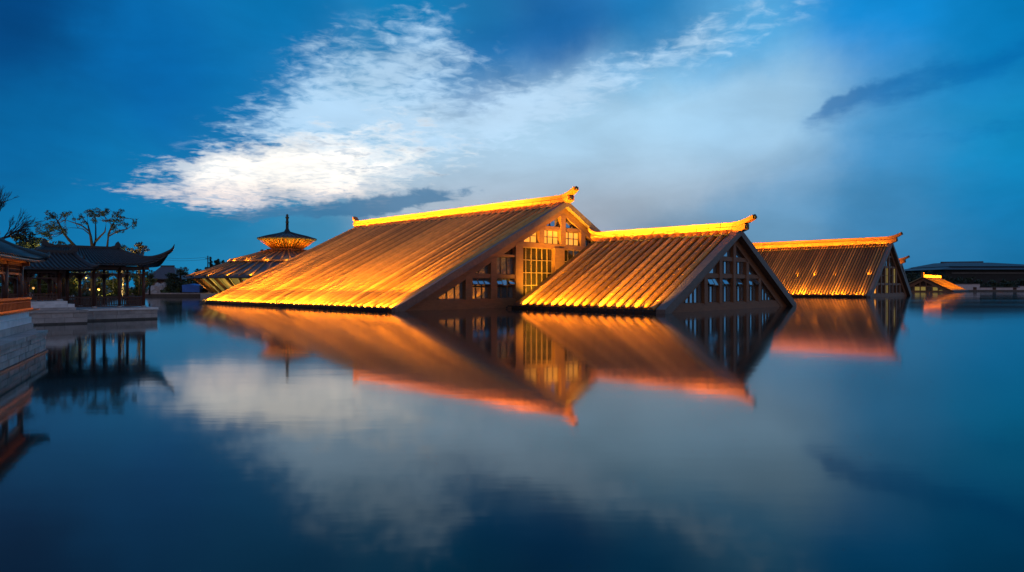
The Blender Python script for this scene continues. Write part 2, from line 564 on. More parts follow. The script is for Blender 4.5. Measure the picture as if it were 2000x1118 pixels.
def hall(name, label, P0, W, Hr, L, sp):
    root = thing(name, label, 'hall', (P0[0], P0[1], 0), TH, 'tiled halls standing in the lake')
    EX, EZ = -.3, sp.get('eave', .5)
    sl = math.atan2(Hr - EZ, W - EX)
    run = math.hypot(Hr - EZ, W - EX)
    line = lambda x: EZ + (x - EX) * math.tan(sl) if x <= W else EZ + (2 * W - EX - x) * math.tan(sl)
    YF, YB = -.75, L + .6
    # roof slopes
    for side in (0, 1):
        mx = (lambda x: x) if side == 0 else (lambda x: 2 * W - x)
        d = MB()
        d.prism_y([(mx(EX), EZ), (mx(W), Hr), (mx(W), Hr - .45), (mx(EX), EZ - .3)], YF + .5, YB)
        d.obj('roof_slope', ROOF_PAN, root)
        g = MB()
        g.box(*sorted((mx(EX + .1), mx(EX + .5))), YF + .3, YB, -.4, EZ - .18)
        g.obj('gutter', FASCIA, root)
        # verge along the gable edge, and the rafter under it
        v = MB()
        v.prism_y([(mx(EX - .3), EZ - .35), (mx(EX - .3), EZ + .12), (mx(W), Hr + .22), (mx(W), Hr - .5), (mx(EX + .6), EZ - .35)], YF, YF + sp['verge'])
        v.obj('verge', VERGE, root)
        rt = sp['rt']
        rf = MB()
        x_foot = 0.0
        pts = [(mx(0), 0.0), (mx(0), line(0) - .32), (mx(W), Hr - .46), (mx(W), Hr - rt), (mx(rt / math.tan(sl)), 0.0)]
        rf.prism_y(pts, .0, 1.2)
        rf.obj('rafter', TIMBER, root)
    # tile ribs of the slope that faces the camera
    rs, sg = sp['rib'], sp['seg']
    r = sp['rr']
    rm = rib_mesh(run - .2, r, sg).mesh('tile_rib', ROOF)
    r2 = sp.get('rib2')
    rm2 = rib_mesh(run - .2, r2, sg).mesh('tile_rib', ROOF) if r2 else rm
    n = int((YB - YF - sp['verge'] - .1) / rs)
    y0 = YF + sp['verge'] + rs * .55
    for i in range(n):
        o = link('tile_rib', rm if i % 2 == 0 else rm2, root, (EX - .14, y0 + i * rs, EZ - .02), (0, -sl, 0))
    # ridge of two courses of blocks with upturned ends
    ch, cw, bl = sp['ridge_h'], sp['ridge_w'], sp['block']
    zb = Hr - .25
    lo = MB().box(-cw * .62, cw * .62, .02, bl - .02, 0, ch * .56).mesh('ridge_block', RIDGE_M)
    up = MB().box(-cw * .5, cw * .5, .02, bl - .02, 0, ch * .39).mesh('ridge_block', RIDGE_M)
    nb = int(L / bl)
    bl2 = L / nb
    for i in range(nb):
        link('ridge_block', lo, root, (W, i * bl2, zb)).scale = (1, bl2 / bl, 1)
        link('ridge_block', up, root, (W, i * bl2 + .0, zb + ch * .56 + .045)).scale = (1, bl2 / bl, 1)
    MB().box(-cw * .3, cw * .3, 0, L, ch * .5, ch * .66).obj('ridge_core', CAPD, root, (W, 0, zb))
    for end, s_ in ((0, -1), (L, 1)):
        ov = sp['tip'] * (1 if s_ < 0 else .55)
        e = MB()
        prof = []
        K = 7
        for q in range(K + 1):
            t = q / K
            prof.append((t * ov, ch * .58 + sp['tip_up'] * (t ** 1.7), ch * (1.02 - .1 * t) + sp['tip_up'] * (t ** 1.55)))
        vs = []
        for (dy, a, b_) in prof:
            w2 = cw * .5
            vs += [(-w2, end + s_ * dy, a), (w2, end + s_ * dy, a), (w2, end + s_ * dy, b_), (-w2, end + s_ * dy, b_)]
        fs = [(0, 1, 2, 3), tuple(4 * K + j for j in (3, 2, 1, 0))]
        for q in range(K):
            for j in range(4):
                fs.append((4 * q + j, 4 * q + (j + 1) % 4, 4 * q + 4 + (j + 1) % 4, 4 * q + 4 + j))
        e.add(vs, fs)
        # lower, shorter course
        vs = []
        for q in range(5):
            t = q / 4
            dy = t * ov * .62
            a, b_ = sp['tip_up'] * .55 * t ** 1.5, ch * .54 + sp['tip_up'] * .42 * t ** 1.7
            w2 = cw * .62
            vs += [(-w2, end + s_ * dy, a), (w2, end + s_ * dy, a), (w2, end + s_ * dy, b_), (-w2, end + s_ * dy, b_)]
        fs = [(0, 1, 2, 3), (19, 18, 17, 16)]
        for q in range(4):
            for j in range(4):
                fs.append((4 * q + j, 4 * q + (j + 1) % 4, 4 * q + 4 + (j + 1) % 4, 4 * q + 4 + j))
        e.add(vs, fs)
        eo = e.obj('ridge_end', RIDGE_M, root, (W, 0, zb))
        dy, a, b_ = prof[-1]
        c = MB()
        c.tube([(0, end + s_ * (dy - .02), (a + b_) / 2), (0, end + s_ * (dy + .14), (a + b_) / 2 + .07)], (b_ - a) * .62, 10)
        c.obj('end_tile', CAPD, eo)
        c = MB()
        c.tube([(0, end + s_ * ov * .6, ch * .3 + sp['tip_up'] * .48), (0, end + s_ * (ov * .6 + .14), ch * .3 + sp['tip_up'] * .5)], ch * .27, 10)
        c.obj('end_tile', CAPD, eo)
    # gable: beams, posts, windows
    inner = lambda x: (Hr - sp['rt']) - abs(x - W) * math.tan(sl)
    def inside(poly):
        p = clip(poly, -math.tan(sl), 1.0, (Hr - sp['rt']) - W * math.tan(sl))
        return clip(p, math.tan(sl), 1.0, (Hr - sp['rt']) + W * math.tan(sl)) if len(p) > 2 else []
    rect = lambda x0, x1, z0, z1: [(W + x0, z0), (W + x1, z0), (W + x1, z1), (W + x0, z1)]
    half = W - sp['rt'] / math.tan(sl)
    MB().prism_y(rect(-half + .02, half - .02, -.3, sp['base']), .04, 1.15).obj('base_beam', TIMBER, root)
    for (x0, x1, z0, z1) in sp['beams']:
        p = inside(rect(x0, x1, z0, z1))
        if len(p) > 2:
            MB().prism_y(p, .06, 1.1).obj('cross_beam', TIMBER, root)
    for (x, w, z0, z1) in sp['posts']:
        p = inside(rect(x - w / 2, x + w / 2, z0, z1))
        if len(p) > 2:
            MB().prism_y(p, -.03, 1.12).obj('post', sp.get('post_mat', TIMBER), root)
    p = inside(rect(-half, half, sp['base'] - .1, Hr))
    MB().prism_y(p, 1.12, 1.22).obj('gable_wall', DARKW, root)
    yg = sp['recess']
    for wdw in sp['windows']:
        x0, x1, z0, z1, nx, nz, gm = wdw[:7]
        fm = wdw[7] if len(wdw) > 7 else FRAME
        poly = inside(rect(x0, x1, z0, z1))
        if len(poly) < 3 or area(poly) < .12:
            continue
        f = MB()
        for a, b_ in zip(poly, poly[1:] + poly[:1]):
            f.bar((a[0], yg, a[1]), (b_[0], yg, b_[1]), .14, .16)
        dxp, dzp = (x1 - x0) / nx, (z1 - z0) / nz
        panes = []
        for i in range(nx):
            for j in range(nz):
                q = inside(rect(x0 + i * dxp, x0 + (i + 1) * dxp, z0 + j * dzp, z0 + (j + 1) * dzp))
                if len(q) > 2 and area(q) > .03:
                    panes.append(q)
        for i in range(1, nx):
            q = inside(rect(x0 + i * dxp - .045, x0 + i * dxp + .045, z0, z1))
            if len(q) > 2:
                f.prism_y(q, yg - .1, yg + .06)
        for j in range(1, nz):
            q = inside(rect(x0, x1, z0 + j * dzp - .045, z0 + j * dzp + .045))
            if len(q) > 2:
                f.prism_y(q, yg - .09, yg + .05)
        fo = f.obj('window_frame', fm, root)
        for q in panes:
            po = MB().prism_y(q, 0, .03).obj('pane', gm, fo, (0, yg, 0))
            po.rotation_euler = (0, 0, 0)
    for (x, w, ztop, h, ang_) in sp['awnings']:
        fr = MB()
        a = math.radians(ang_)
        for s_ in (-1, 1):
            fr.box(s_ * w / 2 - .04, s_ * w / 2 + .04, -.03, .03, -h, 0)
        fr.box(-w / 2, w / 2, -.028, .028, -.08, .002)
        fr.box(-w / 2, w / 2, -.028, .028, -h - .002, -h + .08)
        fo = fr.obj('awning_sash', FRAME, root, (W + x, yg - .1, ztop))
        fo.rotation_euler = (-a, 0, 0)
        MB().box(-w / 2 + .04, w / 2 - .04, -.01, .012, -h + .08, -.08).obj('pane', GLASS, fo)
    # lamps: one small uplight in the mouth of every channel along the eave, and a strip at the foot of the ridge
    um = MB()
    um.box(-.12, .06, -.06, .06, -.07, .06)
    um.tube([(.06, 0, .02), (.12, 0, .04)], .055, 8)
    ume = um.mesh('uplight', LAMPH)
    for q, (pitch, off, hgt, tilt, en, cone, blend) in enumerate(sp['spots']):
        n = int((L + .6) / pitch)
        for i in range(n):
            y = y0 + pitch * i + sp.get('shift', rs / 2)
            if y > YB:
                break
            u = link('uplight', ume, root, (EX - off, y, max(.16, EZ + hgt)), (0, -sl, 0))
            e_ = en * R.uniform(.4, 1.7)
            lamp('SPOT', u, (.2, 0, .06), (1, sp['yaw'], math.tan(math.radians(tilt))), e_, WARM, spot_size=math.radians(cone), spot_blend=blend, shadow_soft_size=.05)
    for (off, hgt, tilt, en, spread, size) in sp['strips']:
        tr = MB().box(-.1, .06, 0, L, -.08, .04).obj('light_trough', LAMPH, root, (EX - off, 0, max(.12, EZ + hgt - .02)))
        t = math.radians(tilt) + sl
        lamp('AREA', tr, (.09, L / 2, .05), (math.cos(t), 0, math.sin(t)), en, WARM, shape='RECTANGLE', size=L, size_y=size, spread=math.radians(spread))
    for (x, y) in sp.get('mids', ()):
        u = link('uplight', ume, root, (x, y, line(x) + .42), (0, -sl, 0))
        lamp('SPOT', u, (.2, 0, .06), (1, 0.1, -.02), 1900 * R.uniform(.5, 1.3), WARM, spot_size=math.radians(75), spot_blend=1.0, shadow_soft_size=.06)
    off, hgt, aim, en, spread = sp['ridge_strip']
    xs = W - off
    tr = MB().box(-.12, .06, 0, L, -.1, .05).obj('light_trough', LAMPH, root, (xs, 0, line(xs) + hgt))
    t = math.radians(aim)
    lamp('AREA', tr, (.05, L / 2, .1), (math.cos(t), 0, math.sin(t)), en, WARM, shape='RECTANGLE', size=L, size_y=.08, spread=math.radians(spread))
    return root


G, D_, T = GLASS, GLASSD, GLOWGL
# --- the large hall
b1 = dict(yaw=.22, shift=-.25, recess=.5, rib=.58, seg=1.3, rr=.25, rib2=.075, verge=.62, rt=1.42, base=1.05, eave=.24, ridge_h=1.25, ridge_w=1.0, block=1.57, tip=2.1, tip_up=.95,
          beams=[(-20, -8, 3.38, 3.84), (8, 20, 3.38, 3.84), (-15, 15, 7.18, 7.76), (-12, -8, 5.9, 6.15), (-8, 8, 9.5, 9.96)],
          posts=[(-16.1, 1.0, 1.0, 12), (-12.3, .95, 1.0, 12), (-8.1, 1.25, 1.0, 8), (-4.1, .9, 7.7, 12), (0, 1.0, 7.7, 12.4), (-.7, 1.9, 1.0, 7.3), (4.1, .9, 7.7, 12), (8.1, 1.25, 1.0, 8), (12.3, .95, 1, 12), (16.1, 1.0, 1, 12)],
          windows=[(-23.5, -16.6, 1.05, 3.38, 6, 1, G), (-15.6, -12.8, 1.05, 2.45, 3, 1, G), (-15.6, -12.8, 2.45, 3.38, 3, 1, G), (-11.8, -8.7, 1.05, 2.45, 3, 1, G), (-11.8, -8.7, 2.45, 3.38, 3, 1, G),
                   (-15.6, -12.8, 3.84, 7.2, 2, 1, G), (-11.8, -8.7, 3.84, 5.9, 3, 1, G), (-11.8, -8.7, 6.15, 7.2, 2, 1, D_),
                   (-7.5, -1.65, 1.05, 7.18, 6, 4, D_, FRAMEB), (.25, 7.5, 1.05, 7.18, 6, 4, D_, FRAMEB), (8.7, 11.8, 1.05, 7.2, 3, 3, D_), (12.8, 15.6, 1.05, 7.2, 3, 3, D_), (16.6, 23.5, 1.05, 3.38, 6, 1, D_),
                   (-8.1, -4.55, 7.76, 9.5, 3, 2, T), (-3.65, -.5, 7.76, 9.5, 3, 2, T), (.5, 3.65, 7.76, 9.5, 3, 2, T), (4.55, 8.1, 7.76, 9.5, 3, 2, D_),  # the T panes emit orange themselves
                   (-3.65, -.5, 9.96, 12, 2, 1, G), (.5, 3.65, 9.96, 12, 2, 1, G)],
          awnings=[(-15.6 + .5 + .9 * i, .82, 3.36, .86, 34) for i in range(3)] + [(-11.8 + .5 + .98 * i, .86, 3.36, .86, a) for i, a in enumerate((34, 18, 38))],
          spots=[(1.16, .8, .05, 4, 4200, 80, .9), (1.16, .85, .16, 4.5, 60000, 24, .9)],
          strips=[(1.1, .1, 5, 10000, 36, .12)],
          ridge_strip=(1.9, .25, 40, 480, 80))
hall('large_gabled_hall', 'largest tiled hall, long slope lit gold, wide glazed gable with tall lit pillar', (-11.46, 63.69), 25.79, 13.06, 47.3, b1)
# --- the middle hall
b2 = dict(yaw=.14, recess=.34, rib=1.03, seg=1.3, rr=.27, verge=.95, rt=1.28, base=.78, eave=.26, ridge_h=1.2, ridge_w=.9, block=1.3, tip=2.2, tip_up=.75,
          beams=[(-14, 14, 3.34, 3.76), (-9, 9, 5.14, 5.58)],
          posts=[(-6.4, .72, .7, 3.4), (-3.2, .66, .7, 5.2), (0, .66, .7, 8), (3.2, .66, .7, 5.2), (6.4, .72, .7, 3.4)],
          windows=[(-12.6, -6.76, .78, 3.34, 7, 1, G), (-6.0, -3.55, .78, 2.5, 3, 1, G), (-2.85, -.35, .78, 2.5, 3, 1, G), (.35, 2.85, .78, 2.5, 3, 1, G), (3.55, 6.0, .78, 2.5, 3, 1, G), (6.76, 12.6, .78, 3.34, 7, 1, G),
                   (-6.0, -3.55, 2.5, 3.34, 2, 1, D_), (-2.85, -.35, 2.5, 3.34, 2, 1, D_), (.35, 2.85, 2.5, 3.34, 2, 1, D_), (3.55, 6.0, 2.5, 3.34, 2, 1, D_),
                   (-7, -3.55, 3.76, 5.14, 2, 1, G), (-2.85, -.35, 3.76, 5.14, 3, 1, G), (.35, 2.85, 3.76, 5.14, 3, 1, G), (3.55, 7, 3.76, 5.14, 2, 1, G), (-3, -.35, 5.58, 7.6, 1, 1, G), (.35, 3, 5.58, 7.6, 1, 1, G)],
          awnings=[(-5.35, 1.1, 3.3, .8, 30), (-4.2, 1.1, 3.3, .8, 16), (-2.2, 1.1, 3.3, .8, 36), (1.0, 1.1, 3.3, .8, 36), (4.15, 1.1, 3.3, .8, 24), (5.35, 1.1, 3.3, .8, 40)],
          spots=[(1.03, .75, -.1, 6, 12000, 46, .9)],
          strips=[(1.1, .1, 8, 10500, 40, .12)],
          ridge_strip=(1.5, .35, 42, 150, 80))
hall('middle_gabled_hall', 'middle tiled hall with thick ribs and blue-glazed gable, in front of the largest hall', (13.64, 58.93), 14.85, 8.40, 18.2, b2)
# --- the farther hall on the right
b3 = dict(yaw=.25, mids=[(5.4, y) for y in (1.2, 8.5, 13, 17, 24)], recess=.22, rib=.62, seg=1.5, rr=.17, verge=.8, rt=1.5, base=.8, eave=.3, ridge_h=1.75, ridge_w=1.1, block=1.65, tip=2.6, tip_up=1.0,
          beams=[(-14, 14, 2.75, 3.15), (-9, 9, 6.75, 7.15), (-5, 5, 9.3, 9.6)],
          posts=[(-9.6, .7, .7, 3), (-6.4, .7, .7, 7), (-3.2, .6, .7, 7.2), (0, .7, .7, 12), (3.2, .6, .7, 7.2), (6.4, .7, .7, 7), (9.6, .7, .7, 3)],
          windows=[(-13, -10, .8, 2.75, 2, 1, T), (-9.2, -6.8, .8, 2.75, 2, 1, D_), (-6, -3.5, .8, 2.75, 2, 1, D_), (-2.9, -.4, .8, 2.75, 2, 1, GLOWGL2), (.4, 2.9, .8, 2.75, 2, 1, G), (3.5, 6, .8, 2.75, 2, 1, D_), (6.8, 9.2, .8, 2.75, 2, 1, D_), (10, 13, .8, 2.75, 2, 1, D_),  # glowing centre panes stand in for a reflected strip of light
                   (-8, -6.8, 3.15, 6.75, 1, 2, D_), (-6, -3.5, 3.15, 6.75, 2, 2, D_), (-2.9, -.4, 3.15, 6.75, 2, 2, GLOWGL2), (.4, 2.9, 3.15, 6.75, 2, 2, D_), (3.5, 6, 3.15, 6.75, 2, 2, GLOWGL2),
                   (-4, -.4, 7.15, 9.3, 2, 1, G), (.4, 4, 7.15, 9.3, 2, 1, D_), (-2, -.4, 9.6, 11.5, 1, 1, D_), (.4, 2, 9.6, 11.5, 1, 1, D_)],
          awnings=[],
          spots=[(1.24, .8, .08, 4, 4200, 84, .9), (2.48, .8, .15, 4, 6000, 36, .9)],
          strips=[(1.1, .1, 4, 260, 45, .12)],
          ridge_strip=(1.9, .35, 42, 700, 80))
hall('far_gabled_hall', 'farther tiled hall behind the middle hall, dull slope with gold foot, narrow steep gable', (77.18, 140.11), 16.76, 12.69, 32.9, b3)
# ------------------------------------------------------------------ a smaller hall across the lake, seen end on
def small_hall():
    # near foot of the gable, ridge running along the other axis of the grid
    P = Vector((179.1 - 2 * 10.6 * .717, 262 + 2 * 10.6 * .697, 0))
    root = thing('low_gabled_hall', 'low small hall on the far water, lit gable windows, gold slope on its right', 'hall', (P.x, P.y, 0), TH - PI / 2)
    W, H, L, e = 10.6, 6.1, 33.0, .3
    # local x runs towards the camera-right corner (gable), y runs along the ridge
    sl = math.atan2(H - e, W)
    line = lambda x: e + x * math.tan(sl) if x <= W else e + (2 * W - x) * math.tan(sl)
    for s_ in (0, 1):
        mx = (lambda x: x) if s_ == 0 else (lambda x: 2 * W - x)
        MB().prism_y([(mx(-.3), e), (mx(W), H), (mx(W), H - .4), (mx(-.3), e - .3)], -.5, L).obj('roof_slope', ROOF_PAN, root)
        MB().prism_y([(mx(0), -.2), (mx(0), e - .3), (mx(W), H - .42), (mx(W), H - 1.5), (mx(2.4), .0), (mx(2.4), -.2)], 0, 1.0).obj('rafter', TIMBER, root)
        rm = rib_mesh(math.hypot(H - e, W), .2, .9).mesh('tile_rib', ROOF)
        for i in range(38):
            o = link('tile_rib', rm, root, (mx(-.3), -.2 + i * .86, e), (0, -sl if s_ == 0 else PI + sl, 0))
    blk = MB().box(-.45, .45, .012, 1.69, 0, 1.3).mesh('ridge_block', RIDGE_M)
    for i in range(19):
        link('ridge_block', blk, root, (W, i * 1.7, H - .2))
    MB().prism_y([(W - .45, H), (W + .45, H), (W + .4, H + 2.0), (W - .4, H + 2.0)], -1.1, -.02).obj('ridge_end', RIDGE_M, root)
    MB().prism_y([(1, -.2), (2 * W - 1, -.2), (2 * W - 2, .5), (2, .5)], .1, 1.0).obj('base_beam', TIMBER, root)
    MB().prism_y([(4.5, 2.2), (2 * W - 4.5, 2.2), (2 * W - 5.4, 2.6), (5.4, 2.6)], .06, .95).obj('cross_beam', TIMBER, root)
    MB().prism_y([(2, 0), (2 * W - 2, 0), (W, H - 1)], 1.0, 1.1).obj('gable_wall', DARKW, root)
    for i in range(7):
        x = 3.9 + i * 2.15
        MB().box(x - 1.0, x - .72, .02, .9, .4, min(line(x - 1) - 1.2, 5.5)).obj('post', TIMBER, root)
        if line(x + .5) > 3.2 or True:
            fr = MB().box(x - .7, x + 1.1, .7, .8, .55, .62).obj('window_frame', FRAME, root)
            MB().box(x - .68, x + 1.08, .72, .78, .63, min(2.15, max(.9, min(line(x - .6), line(x + 1)) - 1.3))).obj('pane', GLOWGL2 if i % 3 != 1 else GLASSD, fr)
    tr = MB().box(-.1, .06, 0, L, -.08, .04).obj('light_trough', LAMPH, root, (2 * W + 1.3, 0, .4))
    t = PI - sl - .12
    lamp('AREA', tr, (-.12, L / 2, .05), (math.cos(t), 0, math.sin(t)), 22000, WARM, shape='RECTANGLE', size=L, size_y=.1, spread=math.radians(50))
    tr = MB().box(-.1, .06, 0, L, -.1, .05).obj('light_trough', LAMPH, root, (W + 1.8, 0, line(W + 1.8) + .3))
    lamp('AREA', tr, (-.14, L / 2, .1), (-.8, 0, .6), 900, WARM, shape='RECTANGLE', size=L, size_y=.08, spread=math.radians(80))
    return root


small_hall()
# the end of one more hall that shows past the farther gable
b5 = dict(b3, rib=1.2, spots=[(3.2, .8, -.1, 4, 1500, 40, .9)])
hall('hidden_gabled_hall', 'distant hall almost hidden by the farther hall, only its gold ridge end and edge showing', (112.3, 192.1), 11.0, 9.5, 12.0, dict(b5, base=.6, ridge_strip=(1.9, .35, 42, 420, 80)))


# ------------------------------------------------------------------ round pavilion behind the large hall
def round_pavilion():
    Y = 150.0
    c = PX(561, 559, Y)
    root = thing('round_pavilion', 'round pavilion with two-tier conical roof, gold flared drum and dark finial', 'pavilion', (c.x, c.y, 0), 0)
    root.scale = (.9, .9, 1)
    MB().lathe([(0, 1.0), (19.6, 1.0), (20.2, .85), (20.2, -.5)], 64, False).obj('plinth', STONE, root)
    # lower roof in two tiers
    tiers = [(23.4, 4.5, 13.6, 7.85), (13.9, 8.15, 4.3, 10.75)]
    for r0, z0, r1, z1 in tiers:
        MB().lathe([(r0, z0 - .35), (r0, z0), ((r0 + r1) / 2, (z0 + z1) / 2 - .12), (r1, z1), (r1 - .2, z1 - .5), (r0 - .6, z0 - .45)], 72).obj('lower_roof', SLATE, root)
        k = 54 if r0 > 20 else 40
        ln = math.hypot(r0 - r1, z1 - z0)
        rb = MB()
        rb.tube([(0, 0, .0), (ln * .5, 0, -.08), (ln, 0, 0)], .2, 6)
        rbm = rb.mesh('roof_rib', COPPER)
        a = math.atan2(z1 - z0, r0 - r1)
        for i in range(k):
            t = 2 * PI * (i + .5) / k
            o = link('roof_rib', rbm, root, (r0 * math.cos(t), r0 * math.sin(t), z0 + .1))
            o.rotation_euler = Matrix.Rotation(t, 3, 'Z').to_4x4().to_3x3().to_euler()
            o.rotation_euler = (Matrix.Rotation(t + PI, 3, 'Z') @ Matrix.Rotation(-a, 3, 'Y')).to_euler()
    MB().lathe([(13.95, 7.75), (14.15, 7.75), (14.15, 8.15), (13.8, 8.2)], 72).obj('tier_ring', COPPER, root)
    MB().lathe([(4.2, 10.5), (5.0, 10.6), (5.0, 10.95), (4.0, 11.05)], 48).obj('drum_ring', RIDGE_M, root)
    # drum, flaring upward, with brackets
    dr = [(3.4, 10.9), (3.7, 11.3), (4.7, 12.1), (6.2, 13.0)]
    MB().lathe(dr, 48).obj('drum', DRUM_M, root)
    br = MB()
    br.add([(3.45, -.08, 10.95), (3.45, .08, 10.95), (6.9, .08, 13.1), (6.9, -.08, 13.1), (6.9, -.08, 13.35), (6.9, .08, 13.35), (3.9, .1, 11.1), (3.9, -.1, 11.1),
            (5.0, .1, 12.0), (5.0, -.1, 12.0)],
           [(0, 1, 6, 7), (7, 6, 8, 9), (9, 8, 2, 3), (3, 2, 5, 4), (0, 7, 9, 3), (1, 2, 8, 6)])
    brm = br.mesh('bracket', RIDGE_M)
    for i in range(44):
        link('bracket', brm, root, (0, 0, .0), (0, 0, 2 * PI * i / 44))
    MB().lathe([(6.2, 13.05), (7.15, 13.15), (7.3, 13.35), (5.2, 13.95), (2.4, 14.55), (.8, 15.0), (.0, 15.1)], 48).obj('upper_roof', SLATE, root)
    ur = MB().tube([(7.3, 0, 13.42), (5.2, 0, 14.0), (2.4, 0, 14.6), (.9, 0, 15.0)], .12, 5).mesh('roof_rib', TILE)
    for i in range(36):
        link('roof_rib', ur, root, (0, 0, 0), (0, 0, 2 * PI * i / 36))
    MB().lathe([(1.1, 14.8), (.7, 15.3), (.38, 15.8), (.34, 17.2), (.5, 17.35), (.34, 17.5), (.3, 18.1), (.46, 18.3), (.46, 18.5), (.24, 18.7), (.34, 18.95), (.05, 19.25), (0, 19.3)], 14).obj('finial', METALD, root)
    # leaning posts and glass between them
    n = 40
    pm = MB().bar((17.6, 0, 1.0), (22.0, 0, 4.55), .42, .5).mesh('leaning_post', TIMBER)
    gm = MB()
    t1 = 2 * PI / n * .46
    gm.add([(17.0 * math.cos(-t1), 17.0 * math.sin(-t1), 1.0), (17.0 * math.cos(t1), 17.0 * math.sin(t1), 1.0), (20.6 * math.cos(t1), 20.6 * math.sin(t1), 4.4), (20.6 * math.cos(-t1), 20.6 * math.sin(-t1), 4.4),
            (16.9 * math.cos(-t1), 16.9 * math.sin(-t1), 1.0), (16.9 * math.cos(t1), 16.9 * math.sin(t1), 1.0), (20.5 * math.cos(t1), 20.5 * math.sin(t1), 4.4), (20.5 * math.cos(-t1), 20.5 * math.sin(-t1), 4.4)],
           [(0, 1, 2, 3), (7, 6, 5, 4), (0, 4, 5, 1), (2, 6, 7, 3), (1, 5, 6, 2), (0, 3, 7, 4)])
    gl, gd = gm.mesh('glass_panel', GLOWGL2), None
    for i in range(n):
        t = 2 * PI * i / n
        link('leaning_post', pm, root, None, (0, 0, t))
        if R.random() < .6:
            link('glass_panel', gl, root, None, (0, 0, t + PI / n))
        else:
            if gd is None:
                gd = gm.mesh('glass_panel', GLASSD)
            link('glass_panel', gd, root, None, (0, 0, t + PI / n))
    # lamps round the foot of the drum and under the big eave
    hm = MB().box(-.2, .2, -.2, .2, 0, .25).mesh('uplight', LAMPH)
    for i in range(14):
        t = 2 * PI * (i + .5) / 14
        u = link('uplight', hm, root, (6.3 * math.cos(t), 6.3 * math.sin(t), 10.55), (0, 0, t))
        lamp('SPOT', u, (0, 0, .32), (-.45, 0, 1), 620, WARM, spot_size=math.radians(130), spot_blend=1.0, shadow_soft_size=.15)
    for i in range(13):
        t = PI + PI * (i + .5) / 13
        u = link('uplight', hm, root, (24.0 * math.cos(t), 24.0 * math.sin(t), 4.4), (0, 0, t))
        MB().bar((23.2, 0, 4.35), (24.0, 0, 4.38), .08, .08).obj('lamp_arm', LAMPH, u, (-24.0, 0, -4.4))
        lamp('SPOT', u, (0, 0, .3), (-1, 0, .42), 1100, WARM, spot_size=math.radians(100), spot_blend=1.0, shadow_soft_size=.15)
    for i in range(9):
        t = PI + 2 * PI * (i + .5) / 18
        u = link('uplight', hm, root, (19.3 * math.cos(t), 19.3 * math.sin(t), 1.0), (0, 0, t))
        lamp('SPOT', u, (0, 0, .34), (.1, 0, 1), 420, (1.0, .62, .14), spot_size=math.radians(140), spot_blend=1.0, shadow_soft_size=.15)
        u = link('uplight', hm, root, (15.0 * math.cos(t), 15.0 * math.sin(t), 7.55), (0, 0, t))
        lamp('SPOT', u, (0, 0, .5), (-1, 0, .52), 500, WARM, spot_size=math.radians(110), spot_blend=1.0, shadow_soft_size=.15)
    return root


round_pavilion()


# ------------------------------------------------------------------ garden ground on the left and the far shores
def land(name, pts, z, m):
    return struct(MB().prism_z(pts, -1.0, z).obj(name, m))


land('garden_ground', [(-46.5, 40), (-47, 60), (-58, 90), (-92, 150.5), (-33, 150.5), (-33, 128 + 60), (30, 210), (30, 420), (-700, 420), (-700, 40)], .82, SOIL)
land('far_shore', [(196, 300), (196, 292), (900, 292), (1500, 300), (1500, 900), (30, 900), (30, 421), (196, 421)], .5, SOIL)

# low quay wall with a pale coping at the far end of the channel
q = thing('far_quay_wall', 'low dark quay wall with pale coping at the end of the channel, left of the round pavilion', 'wall', (-92, 150, 0))
for i in range(20):
    MB().box(0, 2.9, -.5, .45, -.4, .62).obj('wall_block', STONED, q, (i * 2.94, 0, 0))
    MB().box(0, 2.93, -.62, .5, .625, .9).obj('coping_stone', STONE, q, (i * 2.94, 0, 0))


# ------------------------------------------------------------------ stone quay at the left edge, with its pedestal and railing
QR = math.radians(117)          # local x runs along the quay, away from the camera; local y away from the water
qc = Vector((-17.9, 24.8, 0))


def blocks(root, x0, x1, y0, y1, z0, z1, ln, m, name='stone_block', gap=.014):
    """one course of blocks along x, each with its own length and a little play"""
    x = x0
    k = 0
    while x < x1 - .02:
        l = min(ln * R.uniform(.7, 1.3), x1 - x)
        if x1 - x - l < ln * .3:
            l = x1 - x
        dy = R.uniform(-.012, .012)
        MB().box(x + gap / 2, x + l - gap / 2, y0 + dy, y1, z0 + gap / 2, z1 - gap / 2).obj(name, m, root)
        x += l
        k += 1


qroot = thing('stone_quay', 'grey block quay wall at the water at the left edge, with coping slabs', 'quay', qc, QR)
MB().box(-16, -.06, .09, 14, -1, .66).obj('core', STONED, qroot)
MB().box(-16, .04, -.07, 14, -.4, .055).obj('footing', STONED, qroot)
blocks(qroot, -12, 0, 0, .5, .06, .27, .62, STONE)
blocks(qroot, -12, 0, 0, .5, .27, .47, .7, STONE)
blocks(qroot, -12, 0, 0, .5, .47, .66, .66, STONE)
blocks(qroot, -16, .05, -.06, 1.0, .66, .815, 1.6, STONE, 'coping_slab')
MB().box(-16, 1.2, 1.01, 14, -.6, .80).obj('paving', STONE, qroot)
MB().box(.01, 1.15, .5, 1.0, -.6, .808).obj('corner_stone', STONE, qroot)
for (y, z) in ((1, .2),):
    blocks(qroot, -.5, 0.001, .5, 6.5, .06, .66, .5, STONE)
ped = thing('stone_pedestal', 'pale moulded stone pedestal under the wooden railing at the left edge', 'pedestal', qc, QR)
for (x1, y0, z0, z1, m) in ((.98, .56, .818, 1.06, STONE), (.93, .61, 1.064, 1.30, STONEW), (.86, .68, 1.304, 1.50, STONEW)):
    x = -16.0
    while x < x1 - .01:
        l = min(2.2, x1 - x)
        MB().box(x + .006, x + l - .006, y0, 6.2, z0, z1).obj('moulded_stone', m, ped)
        x += l


